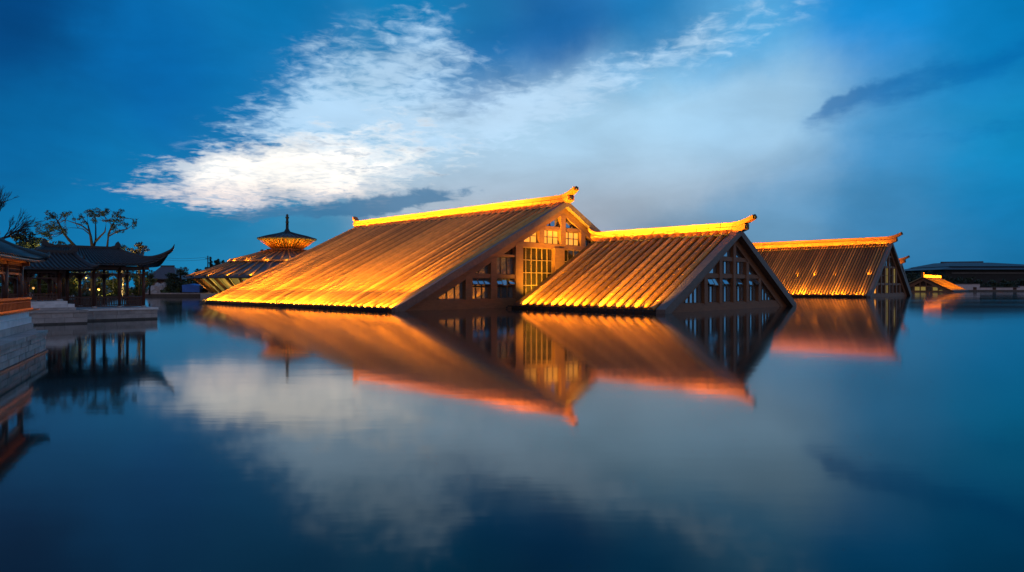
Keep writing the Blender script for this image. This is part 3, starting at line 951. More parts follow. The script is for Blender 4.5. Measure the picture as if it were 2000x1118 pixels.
# ------------------------------------------------------------------ timber water pavilions with swept tile roofs
def pavilion(name, label, org, rot, a, b, r, zf, zl, ze, zr, cols, flare, ext, kf=2.2, tile=.26, rib_parts=False, col_r=.11, rails=(), beams_m=WOOD, rail_h=.5, horn=.3):
    """local x along the ridge, -y is the side that faces the water; a, b half sizes at the eave, r half length of the ridge"""
    root = thing(name, label, 'pavilion', (org[0], org[1], 0), rot, 'timber pavilions by the water')

    def pt(side, s, t):
        sg = abs(s) ** 8 * (1 - t) ** kf
        z = ze + (zr - ze) * (t ** 1.45 * .5 + t * .5) + flare * sg
        e = ext * abs(s) ** 9 * (1 - t) ** 2.5
        if side in (0, 1):
            x = s * (a + (r - a) * t) + math.copysign(e, s)
            y = (-1 if side == 0 else 1) * (b * (1 - t) + e)
        else:
            y = s * (b * (1 - t)) + math.copysign(e, s)
            x = (1 if side == 2 else -1) * (a + (r - a) * t + e)
        return Vector((x, y, z))
    ns, ntt = 24, 8
    for side in range(4):
        d = MB()
        vs, fs = [], []
        for j in range(ntt + 1):
            for i in range(ns + 1):
                p = pt(side, -1 + 2 * i / ns, j / ntt)
                vs.append(p)
        for j in range(ntt + 1):
            for i in range(ns + 1):
                vs.append(vs[j * (ns + 1) + i] - Vector((0, 0, .10)))
        o = (ns + 1) * (ntt + 1)
        idx = lambda i, j: j * (ns + 1) + i
        for j in range(ntt):
            for i in range(ns):
                q4 = (idx(i, j), idx(i + 1, j), idx(i + 1, j + 1), idx(i, j + 1))
                fs.append(q4)
                fs.append(tuple(o + k for k in reversed(q4)))
        for i in range(ns):
            fs.append((idx(i, 0), idx(i + 1, 0), o + idx(i + 1, 0), o + idx(i, 0)))
        d.add(vs, fs, True)
        do = d.obj('roof_slope', TILE, root)
        n = int(2 * (a if side < 2 else b) / tile)
        tiles = MB()
        for i in range(n):
            s = -1 + 2 * (i + .5) / n
            pts = []
            tmax = 1.0
            for k in range(13):
                t = tmax * k / 12
                pts.append(pt(side, s, t) + Vector((0, 0, .035)))
            rad = [tile * .30 * (1.0 if k % 2 else .82) for k in range(13)]
            if rib_parts and side in (0, 2):
                MB().tube(pts, rad, 6).obj('tile_rib', TILE, root)
            else:
                tiles.tube(pts, rad, 5)
        if tiles.v:
            to = tiles.obj('roof_tiles', TILE, do)
            to['kind'] = 'stuff'
    # hips sweeping out to upturned tips, and the ridge with its end ornaments
    for sx in (-1, 1):
        for side in (0, 1):
            pts = [pt(side, sx, 1 - k / 14) + Vector((0, 0, .06)) for k in range(15)]
            o_ = Vector((sx, -1 if side == 0 else 1, 0)).normalized()
            e_ = pts[-1]
            pts += [e_ + o_ * .22 * horn + Vector((0, 0, .16 * horn)), e_ + o_ * .40 * horn + Vector((0, 0, .40 * horn)), e_ + o_ * .53 * horn + Vector((0, 0, .74 * horn))]
            rad = [.12] * 10 + [.13, .15, .16, .16, .15, .12, .075, .015]
            MB().tube(pts, rad, 7).obj('hip_ridge', TILE, root)
            k = 6
            MB().bar(pts[k], pts[k] + Vector((.08 * sx, 0, .34)), .09, .12).obj('hip_ornament', TILE, root)
        # underside beam of the tip gives it body
            MB().tube([pts[9] - Vector((0, 0, .25)), pts[12] - Vector((0, 0, .22)), pts[14] - Vector((0, 0, .1))], [.12, .11, .03], 5).obj('corner_beam', WOOD, root)
        e = MB()
        e.prism_y([(sx * (r - .5), zr), (sx * (r + .12), zr), (sx * (r + .2), zr + .35), (sx * (r + .02), zr + .62), (sx * (r - .12), zr + .5), (sx * (r - .2), zr + .3), (sx * (r - .5), zr + .2)], -.09, .09)
        e.obj('ridge_ornament', TILE, root)
    MB().box(-r + .3, r - .3, -.1, .1, zr - .1, zr + .2).obj('ridge', TILE, root)
    # columns, lintels, brackets
    cm = MB().tube([(0, 0, zf), (0, 0, zl + .15)], col_r, 10).mesh('column', WOOD)
    fm = MB().lathe([(0, zf + .13), (col_r * 1.25, zf + .13), (col_r * 1.7, zf + .06), (col_r * 1.5, zf)], 10).mesh('column_foot', STONE)
    for (x, y) in cols:
        co = link('column', cm, root, (x, y, 0))
        link('column_foot', fm, co)
    ys = sorted({round(y, 3) for _, y in cols})
    for y in ys:
        xs = sorted(x for x, yy in cols if abs(yy - y) < .01)
        MB().box(xs[0] - .35, xs[-1] + .35, y - .08, y + .08, zl, zl + .26).obj('lintel', beams_m, root)
        MB().box(xs[0] - .2, xs[-1] + .2, y - .05, y + .05, zl - .36, zl - .28).obj('tie_beam', beams_m, root)
        for x0, x1 in zip(xs, xs[1:]):
            lt = MB()
            n = max(3, int((x1 - x0) / .22))
            for i in range(1, n):
                lt.box(x0 + (x1 - x0) * i / n - .014, x0 + (x1 - x0) * i / n + .014, y - .02, y + .02, zl - .285, zl + .005)
            lt.box(x0, x1, y - .018, y + .018, zl - .15, zl - .125)
            for s_, xx in ((1, x0 + col_r), (-1, x1 - col_r)):
                lt.prism_y([(xx, zl - .36), (xx + s_ * .34, zl - .36), (xx, zl - .72)], y - .025, y + .025)
            lt.obj('hanging_lattice', WOOD, root)
    xs = sorted({round(x, 3) for x, _ in cols})
    for x in (xs[0], xs[-1]):
        yy = sorted(y for xx, y in cols if abs(xx - x) < .01)
        if len(yy) > 1:
            MB().box(x - .08, x + .08, yy[0] - .3, yy[-1] + .3, zl + .005, zl + .25).obj('lintel', beams_m, root)
    for (p, q_) in rails:
        p, q_ = Vector((*p, zf)), Vector((*q_, zf))
        d = q_ - p
        bal = MB().bar(p + Vector((0, 0, rail_h + .05)), q_ + Vector((0, 0, rail_h + .05)), .16, .07).obj('balustrade', WOOD, root)
        bb = MB().bar(p + Vector((0, 0, .12)), q_ + Vector((0, 0, .12)), .08, .08).obj('bottom_rail', WOOD, bal)
        sm = MB()
        n = int(d.length / .16)
        for i in range(n + 1):
            c = p + d * (i / n)
            sm.box(c.x - .022, c.x + .022, c.y - .022, c.y + .022, zf + .12, zf + rail_h + .03)
        for zz in (.36, .64):
            sm.bar(p + Vector((0, 0, .12 + (rail_h - .1) * zz)), q_ + Vector((0, 0, .12 + (rail_h - .1) * zz)), .035, .035)
        sm.obj('lattice', WOOD, bal)
    return root


def grid_pt(origin, x, y, rot=TH):
    return (origin[0] + x * math.cos(rot) - y * math.sin(rot), origin[1] + x * math.sin(rot) + y * math.cos(rot))


# A: the pavilion with the upturned eave, on its stone platform
RA = (-26.9, 49.0)
ca = grid_pt(RA, -4.25, 2.75)
colsA = [(4.25 - .75 - 1.62 * i, yy) for i in range(5) for yy in (-2.05, 2.05)]
pavilion('upturned_eave_pavilion', 'dark timber pavilion with upturned eave tip and lattice balustrade on a stone platform', ca, TH, 4.55, 3.05, 2.3, .9, 3.72, 4.06, 5.3, colsA, .95, .3, 3.6, horn=.82,
         rails=[((3.5 - 1.62 * i, -2.05), (3.5 - 1.62 * (i + 1), -2.05)) for i in range(4)] + [((3.5, -2.05), (3.5, 2.05)), ((3.5 - 1.62 * i, 2.05), (3.5 - 1.62 * (i + 1), 2.05)) ][:1] + [((3.5 - 1.62 * i, 2.05), (3.5 - 1.62 * (i + 1), 2.05)) for i in range(4)], rail_h=.72)
pa = thing('stone_platform', 'stone block platform at the water under the upturned eave pavilion', 'platform', (*RA, 0), TH)
MB().box(-11.9, -.09, .09, 6.4, -.6, .7).obj('core', STONED, pa)
blocks(pa, -12, 0, 0, .5, -.3, .12, 1.3, STONED, 'footing_stone')
blocks(pa, -12, 0, .02, .5, .12, .42, 1.2, STONE)
blocks(pa, -12, 0, .02, .5, .42, .72, 1.1, STONE)
blocks(pa, -12.05, .05, -.05, 6.5, .72, .89, 1.9, STONEW, 'coping_slab')
MB().box(-.5, -.02, .52, 6.4, -.3, .7).obj('end_wall', STONE, pa)

# D: the covered walk in front, on its stepped base
RD = (-28.4, 43.2)
cd = grid_pt(RD, -4.4, 2.6)
colsD = [(4.4 - 1.35 - 1.9 * i, yy) for i in range(4) for yy in (-1.5, 1.5)]
pavilion('covered_walk', 'low covered walk with dark tiled roof and paired columns on a pale stepped base', cd, TH, 4.75, 2.7, 4.2, 1.5, 3.35, 3.62, 4.75, colsD, .12, .1, 2.2,
         rails=[((3.05 - 1.9 * i, yy), (3.05 - 1.9 * (i + 1), yy)) for i in range(3) for yy in (-1.5, 1.5)], rail_h=.42, col_r=.13)
pd = thing('stepped_stone_base', 'pale stepped stone base over grey blocks in front of the covered walk', 'platform', (*RD, 0), TH)
MB().box(-8.9, -.09, .09, 5.2, -.6, .8).obj('core', STONED, pd)
blocks(pd, -9, 0, 0, .5, -.3, .1, 1.3, STONED, 'footing_stone')
blocks(pd, -9, 0, .02, .5, .1, .42, 1.2, STONE)
blocks(pd, -9, 0, .02, .5, .42, .74, 1.1, STONE)
blocks(pd, -9.05, .05, -.05, 5.2, .74, .9, 1.7, STONE, 'coping_slab')
for (k, z0, z1, m) in ((.55, .905, 1.08, STONE), (.62, 1.083, 1.3, STONEW), (.72, 1.303, 1.5, STONEW)):
    x = -8.6
    while x < -k - .3:
        l = min(1.9, -k - x)
        MB().box(x + .006, x + l - .006, k * .8, 4.9, z0, z1).obj('step_stone', m, pd)
        x += l
MB().box(-.5, -.02, .52, 5.1, -.3, .74).obj('end_wall', STONE, pd)

# C: the nearest pavilion, mostly outside the frame
cc0 = Vector((-17.9 - .454 * 1.75 - .891 * .4, 24.8 + .891 * 1.75 - .454 * .4))
rot = QR
ax, ay = Vector((math.cos(rot), math.sin(rot))), Vector((-math.sin(rot), math.cos(rot)))
cc = cc0 - ax * 4.3 + ay * 2.2
colsC = [(x, y) for x in (3.65, 1.2, -1.2, -3.65) for y in (-1.6, 1.6)]
pavC = pavilion('lit_corner_pavilion', 'nearest timber pavilion cut by the left edge, with lit fascia beam and lattice corner', (cc.x, cc.y), rot, 4.3, 2.2, 2.6, 1.5, 3.28, 3.5, 4.85, colsC, .12, .1, 2.2, tile=.24, rib_parts=True, col_r=.10)
for y in (-1.76,):
    fb = MB().box(-4.0, 3.75, y - .05, y + .03, 3.40, 3.50).obj('fascia_beam', WOODO, pavC)
    lamp('AREA', fb, (0, y - .28, 3.1), (0, .8, 1), 5, (1.0, .45, .09), shape='RECTANGLE', size=7, size_y=.03, spread=math.radians(100))
rl = thing('wooden_railing', 'varnished wooden bench railing glowing orange on the pale pedestal at the left edge', 'railing', (cc.x, cc.y, 0), rot)
for (y, z, h) in ((-1.86, 2.03, .08), (-1.82, 1.90, .04), (-1.90, 1.60, .08)):
    for i in range(4):
        MB().box(-4.2 + 2.05 * i + .01, -4.2 + 2.05 * (i + 1) - .01, y - .06, y + .06, z - h / 2, z + h / 2).obj('rail', WOOD if h < .05 else WOODO, rl)
sp_ = MB()
for i in range(41):
    x = -4.1 + .2 * i
    sp_ = MB().bar((x, -1.88, 1.62), (x, -1.86, 1.99), .04, .04).obj('baluster', WOOD, rl)
for (y, z, e) in ((-2.14, 1.74, 14), ):
    tr = MB().box(-4.2, 3.9, y - .03, y + .02, z - .18, z - .14).obj('light_strip', LAMPH, rl)
    lamp('AREA', tr, (0, y + .0, z - .12), (0, 1, .75), e, (1.0, .40, .06), shape='RECTANGLE', size=8, size_y=.03, spread=math.radians(120))
# ------------------------------------------------------------------ trees and shrubs
nr = np.random.RandomState(5)


def leaf_mesh(name, clusters, n, size, m, flat=.6):
    """n small leaf blades spread through ellipsoid clumps [(centre, (rx, ry, rz))], denser towards each clump's surface"""
    w = np.array([c[1][0] * c[1][1] * c[1][2] for c in clusters]) ** .6
    cnt = np.maximum(4, (n * w / w.sum()).astype(int))
    P_, S_ = [], []
    for (c, rr), k in zip(clusters, cnt):
        d = nr.normal(size=(k, 3))
        d /= np.linalg.norm(d, axis=1)[:, None]
        rad = nr.uniform(.15, 1, size=(k, 1)) ** .45
        P_.append(np.array(c) + d * rad * np.array(rr))
    P_ = np.concatenate(P_)
    k = len(P_)
    u = nr.normal(size=(k, 3)); u[:, 2] *= flat
    u /= np.linalg.norm(u, axis=1)[:, None]
    w_ = nr.normal(size=(k, 3))
    v = np.cross(u, w_); v /= np.linalg.norm(v, axis=1)[:, None]
    s = size * nr.uniform(.6, 1.35, size=(k, 1))
    a, b = u * s, v * s * .42
    V = np.stack([P_ - a, P_ + b, P_ + a, P_ - b], 1).reshape(-1, 3)
    me = bpy.data.meshes.new(name)
    me.from_pydata(V.tolist(), [], [(4 * i, 4 * i + 1, 4 * i + 2, 4 * i + 3) for i in range(k)])
    me.materials.append(m)
    return me


def tree(name, label, base, limbs, clumps, n, size, m, cat='tree', group=None):
    """limbs: list of ([points], [radii]); clumps in world coordinates"""
    base = Vector(base)
    t = thing(name, label, cat, base, 0, group)
    tr = MB()
    for pts, rad in limbs:
        tr.tube([Vector(p) - base for p in pts], rad, 6)
    if tr.v:
        tr.obj('trunk' if cat == 'tree' else 'stem', BARK, t)
    if clumps:
        link('crown' if cat == 'tree' else 'foliage', leaf_mesh('crown', [(Vector(c) - base, r) for c, r in clumps], n, size, m), t)
    return t


def auto_tree(name, label, u, v0, v1, Y, w, n, size, m, zg=.8, lobes=14, group=None, cat='tree', conic=False, trunk=True):
    """a tree whose crown spans photograph rows v0..v1 at depth Y and is w pixels wide"""
    s = Y / FPX
    b = PX(u, 559, Y); b.z = zg
    top, bot = PX(u, v0, Y).z, PX(u, v1, Y).z
    W = w * s / 2
    cl, limbs = [], []
    h = top - bot
    for i in range(lobes):
        q = (i + .5) / lobes
        z = bot + h * (q * .86 + .1)
        prof = (1 - q) ** .8 if conic else math.sin(PI * min(.97, .16 + q * .82)) ** .7
        a = R.uniform(0, 2 * PI)
        rr = W * prof * R.uniform(.25, .85)
        c = Vector((b.x + rr * math.cos(a), b.y + rr * math.sin(a), z))
        k = max(.25, W * prof * R.uniform(.3, .55))
        cl.append((c, (k, k, min(k, h * .22) * R.uniform(.55, .9))))
        if trunk and i % 2 == 0:
            limbs.append(([Vector((b.x, b.y, zg + (z - zg) * .45)), (Vector((b.x, b.y, zg + (z - zg) * .6)) + c) / 2, c], [W * .05, W * .035, W * .012]))
    limbs.insert(0, ([b, Vector((b.x + W * .05, b.y, zg + (top - zg) * .5)), Vector((b.x, b.y, zg + (top - zg) * .93))], [W * .1 + .04, W * .06 + .03, .02]))
    return tree(name, label, b, limbs, cl, n, size, m, cat, group)


# the spreading tree behind the upturned eave pavilion: bare limbs carrying flat clumps of leaf
Y = 66.0
def J(u, v, dy=0.0):
    return PX(u, v, Y + dy)
limbs = [([Vector((J(182, 559).x, Y, .8)), J(182, 520), J(181, 488), J(177, 462), J(171, 436)], [.3, .22, .17, .13, .06]),
         ([J(181, 488), J(187, 470, .6), J(187, 446, 1), J(186, 424, 1.2)], [.13, .10, .07, .03]),
         ([J(187, 472), J(196, 462, -.6), J(205, 453, -1), J(208, 432, -1.2)], [.11, .09, .07, .03]),
         ([J(205, 520, 1), J(209, 486, 1), J(212, 458, .6), J(219, 440, .5), J(230, 425, .4)], [.18, .13, .10, .07, .03]),
         ([J(212, 462), J(230, 452, -.8), J(248, 448, -1.2), J(258, 440, -1.4)], [.08, .06, .04, .02]),
         ([J(174, 452), J(160, 441, -.8), J(146, 436, -1.4), J(128, 430, -1.6)], [.09, .07, .05, .02]),
         ([J(175, 458), J(163, 448, .8), J(152, 446, 1.2)], [.06, .05, .02]),
         ([J(172, 520, 2), J(150, 485, 2), J(134, 468, 1.5), J(124, 455, 1), J(113, 432, .6), J(104, 422, .4)], [.22, .16, .13, .10, .07, .03]),
         ([J(124, 455, 1), J(108, 446, 1.5), J(92, 446, 2)], [.07, .05, .02])]
cl = []
for (u, v, w, h) in [(104, 420, 14, 5), (98, 424, 9, 4), (127, 419, 12, 4), (136, 416, 7, 3.5), (150, 424, 11, 4), (170, 424, 14, 5), (180, 416, 17, 5), (192, 421, 12, 5), (180, 432, 10, 4), (206, 418, 11, 4), (214, 412, 12, 4), (229, 415, 14, 5), (240, 420, 10, 4),
                     (228, 430, 13, 5), (240, 437, 12, 4.5), (224, 446, 10, 5), (232, 452, 12, 4), (258, 438, 8, 6), (262, 432, 5, 3), (212, 433, 9, 4), (165, 436, 8, 3), (80, 444, 14, 7), (95, 440, 14, 6), (107, 441, 13, 6), (118, 444, 10, 6), (96, 452, 15, 6), (120, 455, 9, 6), (84, 458, 12, 6), (105, 462, 12, 6)]:
    s = Y / FPX
    for k in range(3):
        cl.append((J(u + R.uniform(-.8, .8) * w, v + R.uniform(-1, 1.2) * h, R.uniform(-1.6, 1.6)), (w * s * R.uniform(.25, .6), w * s * .5, h * s * R.uniform(.5, 1.5))))
ends = [p for pts, _ in limbs for p in pts[2:]]
for c_, r_ in cl[::1]:
    e = min(ends, key=lambda q: (q - c_).length)
    m_ = (e + c_) / 2 + Vector((R.uniform(-.15, .15), R.uniform(-.15, .15), R.uniform(-.1, .2)))
    limbs.append(([e, m_, c_ + Vector((R.uniform(-.3, .3), 0, R.uniform(0, .3)))], [.03, .02, .008]))
tree('spreading_tree', 'spreading tree with bare forked limbs and flat leaf clumps behind the upturned eave pavilion', (J(182, 559).x, Y, .8), limbs, cl, 4400, .09, LEAFD)


# the fine-twigged bare tree at the left edge
def twig(p, d, l, r, depth, out):
    q = p + d * l
    m_ = (p + q) / 2 + Vector((R.uniform(-1, 1), R.uniform(-1, 1), R.uniform(-1, 1))) * l * .07
    out.append(([p, m_, q], [r, r * .85, r * .65]))
    if depth == 0:
        return
    for k in range(3 if depth > 1 else 4):
        ax_ = Vector((R.uniform(-1, 1), R.uniform(-1, 1), R.uniform(-1, 1))).normalized()
        e = (Matrix.Rotation(R.uniform(.25, .65), 3, ax_) @ d + Vector((0.05, 0, .12))).normalized()
        st = p + (q - p) * R.uniform(.55, 1.0) if k else q
        twig(st, e, l * R.uniform(.62, .82), r * .6, depth - 1, out)


Yb = 48.0
bb = PX(-45, 559, Yb); bb.z = .8
out = []
out.append(([bb, PX(-38, 500, Yb)], [.22, .16]))
twig(PX(-38, 500, Yb), Vector((.35, .1, 1)).normalized(), 1.75, .12, 5, out)
twig(PX(-30, 495, Yb), Vector((.8, .0, .75)).normalized(), 1.6, .10, 5, out)
tree('bare_tree', 'bare fine-twigged tree at the left edge above the nearest pavilion', bb, out, [], 0, .1, LEAFD)

for i, (u, v0, v1, Yd, w, n, sz, m, lab) in enumerate([
    (50, 448, 520, 60, 84, 2600, .15, LEAFD, 'loose dark tree between the bare tree and the spreading tree'),
    (122, 470, 545, 72, 100, 2400, .16, LEAFD, 'dark tree rising behind the covered walk roof'),
    (272, 474, 500, 76, 40, 700, .13, LEAFR, 'small reddish tree top beside the hip of the upturned eave pavilion'),
    (240, 478, 500, 80, 36, 500, .13, LEAFD, 'small dark tree top behind the ridge ornament of the upturned eave pavilion'),
    (25, 525, 585, 66, 91, 4275, .125, LEAFO, 'olive tree seen through the nearest pavilion columns'),
    (85, 528, 585, 70, 78, 4275, .125, LEAFO, 'lamplit olive tree seen between the covered walk columns'),
    (120, 528, 585, 75, 67, 3990, .125, LEAFO, 'green willow-like tree behind the covered walk'),
    (150, 528, 582, 82, 44, 1200, .17, LEAFR, 'brownish tree behind the left bays of the upturned eave pavilion'),
    (192, 526, 582, 84, 65, 3705, .125, LEAFO, 'yellow-green lamplit tree in the middle of the upturned eave pavilion'),
    (232, 526, 582, 86, 57, 3705, .125, LEAFO, 'bright green tree between the right columns of the upturned eave pavilion'),
    (266, 524, 582, 90, 57, 3705, .125, LEAFO, 'green tree in the last bay beside the corner column'),
    (292, 526, 562, 120, 30, 700, .22, LEAFO, 'pale olive tree right of the corner column under the upturned tip'),
    (352, 526, 574, 157, 64, 2200, .3, LEAFD, 'dark round tree behind the channel, right of the slate roofed house'),
    (384, 534, 575, 160, 54, 2000, .3, LEAFO, 'dark round tree behind the blue stall'),
    (338, 540, 575, 162, 44, 1500, .3, LEAFD, 'dark tree close behind the slate roofed house'),
    (356, 521, 548, 190, 34, 500, .34, LEAFR, 'taller reddish tree on the skyline above the channel'),
    (426, 506, 522, 210, 16, 400, .34, LEAFD, 'small round tree beside the pole on the skyline'),
    (436, 508, 522, 214, 10, 300, .34, LEAFD, 'smallest round tree nearest the round pavilion roof'),
    (388, 525, 545, 215, 26, 400, .36, LEAFD, 'low tree between the channel and the pole'),
]):
    auto_tree('garden_tree', lab, u, v0, v1, Yd, w, n, sz, m, group='trees round the garden')
auto_tree('cypress_tree', 'dark pointed tree at the foot of the pole beside the round pavilion', 411, 501, 530, 212, 18, 700, .34, LEAFD, conic=True, group='trees round the garden')
for i, (u, v0, Yd, w, m, lab) in enumerate([(300, 566, 140 + 14, 22, LEAFD, 'low shrub on the quay just right of the corner column'), (338, 563, 154, 28, LEAFD, 'low shrub on the quay below the slate roofed house'), (324, 560, 153, 22, LEAFO, 'olive shrub between the rockery and the dark round trees'), (352, 561, 153.5, 24, LEAFO, 'olive shrub just left of the blue stall'), (398, 563, 153, 16, LEAFD, 'small dark shrub between the blue stall and the round pavilion'),
                                            (160, 574, 70, 26, LEAFD, 'low dark shrub behind the balustrade, left bays'), (214, 573, 72, 26, LEAFO, 'low green shrub behind the balustrade, middle bays'), (100, 574, 66, 30, LEAFO, 'low green shrub behind the covered walk')]):
    auto_tree('shrub', lab, u, v0, 581, Yd, w, 600, .1 * Yd / 66, m, lobes=8, cat='shrub', group='shrubs on the bank', trunk=False)

# ------------------------------------------------------------------ things along the garden bank
Y = 176.0
c = PX(318, 559, Y)
h = thing('village_house', 'dark slate roofed house behind the channel, right of the upturned tip', 'house', (c.x, c.y, 0))
MB().box(-3.2, 3.2, 0, 6, .8, 4.6).obj('wall', DARKW, h)
MB().add([(-4.2, -1, 4.5), (4.2, -1, 4.5), (4.2, 7, 4.5), (-4.2, 7, 4.5), (-2.0, 3, 8.0), (1.4, 3, 8.0), (-4.2, -1, 4.3), (4.2, -1, 4.3), (4.2, 7, 4.3), (-4.2, 7, 4.3)],
         [(0, 1, 5, 4), (1, 2, 5), (2, 3, 4, 5), (3, 0, 4), (9, 8, 7, 6), (0, 6, 7, 1), (1, 7, 8, 2), (2, 8, 9, 3), (3, 9, 6, 0)]).obj('roof', SLATE, h)
MB().bar((-2.2, 3, 8.05), (1.6, 3, 8.05), .3, .35).obj('ridge', TILE, h)
for x in (-2.0, 0.2, 2.0):
    f = MB().box(x - .6, x + .6, -.08, .02, 2.1, 3.6).obj('window', FRAME, h)
    MB().box(x - .5, x + .5, -.1, -.085, 2.2, 3.5).obj('pane', GLASSD, f)
# rockery heap
rk = bmesh.new()
bmesh.ops.create_icosphere(rk, subdivisions=4, radius=1)
from mathutils import noise as mnoise
for v in rk.verts:
    k = 1 + .35 * mnoise.noise(v.co * 1.7) + .2 * mnoise.noise(v.co * 4.3)
    v.co = Vector((v.co.x * 2.4 * k, v.co.y * 2.0 * k, max(-.3, v.co.z) * 2.4 * k))
me = bpy.data.meshes.new('rockery'); rk.to_mesh(me); rk.free(); me.materials.append(STONE)
c = PX(312, 559, 155)
tag(link('rockery', me, None, (c.x, c.y, .7)), 'pale grey rounded rockery in front of the slate roofed house', 'rock')
# stall under a blue sheet
c = PX(377, 559, 152.5)
st = thing('blue_stall', 'stall wrapped in blue sheeting on the quay beside the round pavilion', 'stall', (c.x, c.y, .8))
MB().add([(-2.1, -.9, .3), (2.0, -.9, .25), (2.1, 1.2, .3), (-2.1, 1.2, .3), (-2.2, -.8, 1.9), (-.4, -.85, 2.15), (1.9, -.8, 1.75), (2.0, 1.1, 1.9), (-.2, 1.1, 2.3), (-2.1, 1.1, 2.0)],
         [(0, 1, 6, 5, 4), (1, 2, 7, 6), (2, 3, 9, 8, 7), (3, 0, 4, 9), (4, 5, 8, 9), (5, 6, 7, 8), (3, 2, 1, 0)]).obj('sheet', TARP, st)
for x, y in ((-2.0, -.8), (1.9, -.8), (1.9, 1.0), (-2.0, 1.0)):
    MB().box(x - .06, x + .06, y - .06, y + .06, -.05, .4).obj('leg', METALD, st)
# pole and wires
c = PX(406, 559, 211)
pl = thing('utility_pole', 'thin pole with crossarm on the skyline left of the round pavilion', 'pole', (c.x, c.y, .8))
MB().tube([(0, 0, 0), (0, 0, 11.6)], [.22, .16], 8).obj('mast', METALD, pl)
MB().box(-.8, .8, -.08, .08, 10.6, 10.75).obj('crossarm', METALD, pl)
for k, zz in enumerate((11.2, 10.5)):
    a_, b_ = c + Vector((0, 0, 0)), PX(296, 559, 215)
    pts = []
    for i in range(11):
        t = i / 10
        p = a_.lerp(b_, t)
        p.z = zz + .8 - 1.2 * 4 * t * (1 - t) * .6 + .5 * t
        pts.append(p)
    tag(MB().tube(pts, .045, 4).obj('overhead_wire', METALD), ('upper' if k == 0 else 'lower') + ' overhead wire running left from the skyline pole', 'wire', 'wires on the skyline pole')
# dark low garden walls behind the pavilions
c = PX(60, 559, 92)
gw = thing('garden_wall', 'long pale garden wall behind the lit trees at the left', 'wall', (-108, 94, 0))
for i in range(11):
    MB().box(0, 3.98, 0, .3, .8, 2.2).obj('wall_panel', WALLW, gw, (i * 4, 0, 0))
    MB().box(-.02, 4.0, -.15, .45, 2.205, 2.4).obj('wall_coping', TILE, gw, (i * 4, 0, 0))

# garden lamps seen through the columns
lm = None
for i, (u, v, Yd, s_, lab) in enumerate([
    (65, 563, 58, .16, 'bright round garden lamp between the left columns of the covered walk'), (114, 563, 60, .11, 'small garden lamp right of the middle of the covered walk'),
    (183, 547, 74, .2, 'brightest garden lamp, high in the left half of the upturned eave pavilion'), (176, 566, 70, .15, 'low garden lamp below the brightest one'), (193, 566, 72, .2, 'low wide garden lamp right of the purple-brown column'),
    (221, 536, 78, .18, 'high garden lamp near the lintel of the upturned eave pavilion'), (240, 556, 76, .12, 'garden lamp beside the second column from the corner'), (168, 543, 74, .15, 'garden lamp left of the brightest one, near the lintel')]):
    p = PX(u, v, Yd)
    s_ *= .62
    g = thing('garden_lamp', lab, 'lamp', (p.x, p.y, .8), 0, 'lamps in the garden')
    hh = p.z - .8
    MB().tube([(0, 0, 0), (0, 0, hh - s_)], .04, 6).obj('lamp_post', METALD, g)
    MB().lathe([(0, hh + s_), (s_ * .7, hh + s_ * .7), (s_, hh), (s_ * .7, hh - s_ * .7), (0, hh - s_)], 12).obj('lamp_globe', BULB, g)
    MB().lathe([(0, hh + s_ * 1.35), (s_ * 1.15, hh + s_ * .95), (0, hh + s_ * .95)], 12).obj('lamp_cap', METALD, g)
    ul = MB().box(-.14, .14, .5, .74, 0, .16).obj('uplight', LAMPH, g)
    lamp('SPOT', ul, (0, .62, .2), (R.uniform(-.25, .25), .55, 1), 2200 if s_ > .085 else 1200, (1.0, .74, .24), spot_size=math.radians(130), spot_blend=1.0, shadow_soft_size=.1)

# ------------------------------------------------------------------ the far right shore
Y = 400.0
c = PX(1940, 559, Y)
bh = thing('big_far_hall', 'huge dark hall with low stepped hip roof on the far right shore', 'hall', (c.x, c.y, 0))
px = Y / FPX
X = lambda u: (u - 1940) * px
Z = lambda v: CAM_H - (v - 559) * px
MB().box(X(1846), X(2110), 0, 45, .4, Z(527)).obj('wall', HILLD, bh)
MB().box(X(1858), X(2100), -.5, -.02, Z(535), Z(532.5)).obj('pale_band', PALEB, bh)
def hip(z0, z1, x0, x1, x2, x3, d0, d1, y0, y1, nm):
    vs = [(x0, y0, z0), (x3, y0, z0), (x3, y1, z0), (x0, y1, z0), (x1, y0 + d0, z1), (x2, y0 + d0, z1), (x2, y1 - d1, z1), (x1, y1 - d1, z1)]
    return MB().add(vs, [(0, 1, 5, 4), (1, 2, 6, 5), (2, 3, 7, 6), (3, 0, 4, 7), (4, 5, 6, 7), (3, 2, 1, 0)]).obj(nm, HILLM, bh)
hip(Z(527) + .02, Z(520.5), X(1833), X(1862), X(2070), X(2115), 6, 6, -3, 48, 'lower_roof')
hip(Z(520.5) + .02, Z(511.5), X(1858), X(1886), X(1968), X(2076), 14, 14, 1, 44, 'upper_roof')
MB().bar((X(1884), 22, Z(511.5) + .3), (X(1970), 22, Z(510.5) + .3), 1.2, 1.0).obj('roof_ridge', HILLM, bh)

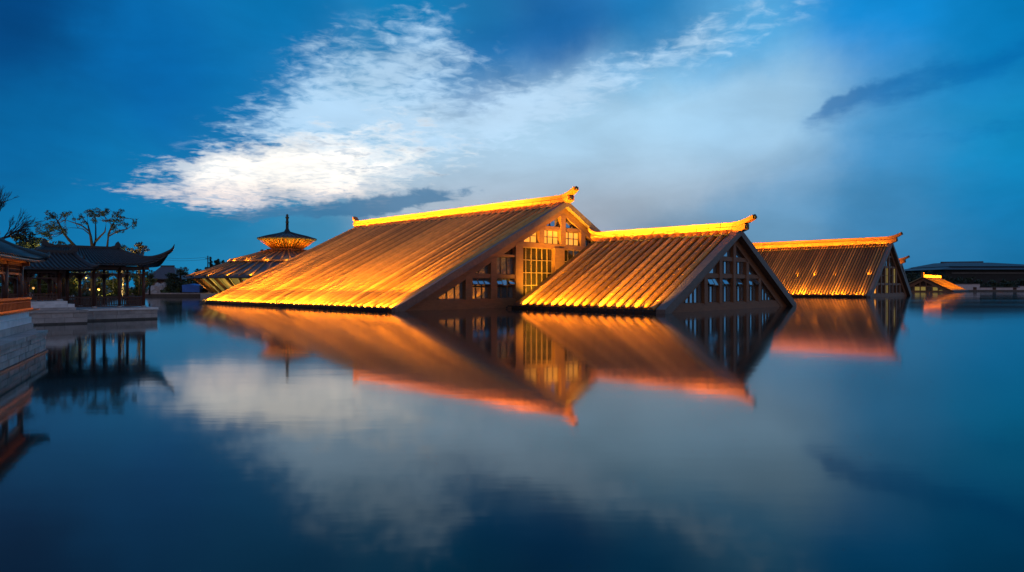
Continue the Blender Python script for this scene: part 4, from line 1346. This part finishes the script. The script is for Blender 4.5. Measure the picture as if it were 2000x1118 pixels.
Y = 300.0
px = Y / FPX
c = PX(1860, 559, Y)
ww = thing('white_boundary_wall', 'long low white wall with small dark openings on the far right shore', 'wall', (c.x, c.y, 0))
for (u0, u1, vt, nm) in ((1858, 1914, 555.5, 'tall_panel'), (1914, 1992, 562, 'low_panel'), (1992, 2060, 559.5, 'tall_panel')):
    MB().box((u0 - 1860) * px, (u1 - 1860) * px - .02, 0, 1, .45, CAM_H - (vt - 559) * px).obj(nm, WALLW, ww)
    MB().box((u0 - 1860) * px - .1, (u1 - 1860) * px, -.2, 1.2, CAM_H - (vt - 559) * px + .005, CAM_H - (vt - 559) * px + .25).obj('wall_coping', SLATE, ww)
for u in (1904, 1942, 1982, 2030):
    MB().box((u - 3.5 - 1860) * px, (u + 3.5 - 1860) * px, -.06, .2, .75, 2.0).obj('wall_opening', DARKW, ww)  # solid dark blocks on the wall face, coloured as the shade inside openings
tag(MB().box(0, 130, 0, .6, -.4, .75).obj('shore_kerb', STONED, None, (c.x - 2, 291.6, 0)), 'dark stone kerb at the waterline below the white wall', 'kerb')
for i, (u, v0, Yd, w) in enumerate([(1763, 534, 320, 30), (1782, 530, 330, 34), (1800, 528, 340, 34), (1822, 527, 350, 36), (1838, 530, 345, 30), (1852, 538, 330, 30), (1872, 540, 325, 34), (1900, 541, 322, 40), (1932, 546, 318, 44), (1962, 547, 318, 44), (1992, 545, 320, 44), (2020, 545, 320, 44)]):
    places = ['leftmost, beside the hidden hall', 'left of the low hall ridge', 'just behind the low hall gable', 'above the right end of the low hall ridge', 'at the left corner of the big far hall', 'behind the gold roof edge', 'above the tall white wall panel',
              'at the step of the white wall', 'above the second wall opening', 'above the third wall opening', 'near the right edge of the photo', 'just past the right edge of the photo']
    auto_tree('shore_tree', 'dark tree on the far right shore, ' + places[i], u, v0, 570, Yd, w, 900, .55, LEAFD, zg=.5, lobes=14, group='dark trees on the far right shore')
# floodlights in the gap between the two nearer halls, shining up the wide gable
for k, (t_, d_, lab) in enumerate(((20.5, -2.2, 'left'), (26.5, -2.4, 'right'))):
    p = grid_pt((-11.46, 63.69), t_, d_)
    fl = thing('floodlight', lab + ' floodlight standing in the gap in front of the wide gable', 'lamp', (p[0], p[1], 0), TH, 'floodlights in the gap')
    MB().tube([(0, 0, -.5), (0, 0, .5)], .08, 8).obj('lamp_post', LAMPH, fl)
    MB().box(-.3, .3, -.12, .14, .45, .85).obj('lamp_head', LAMPH, fl)
    lamp('SPOT', fl, (0, .2, .75), (-.12 if k == 0 else .0, .42, 1), 5200, WARM, spot_size=math.radians(120), spot_blend=.9, shadow_soft_size=.12)
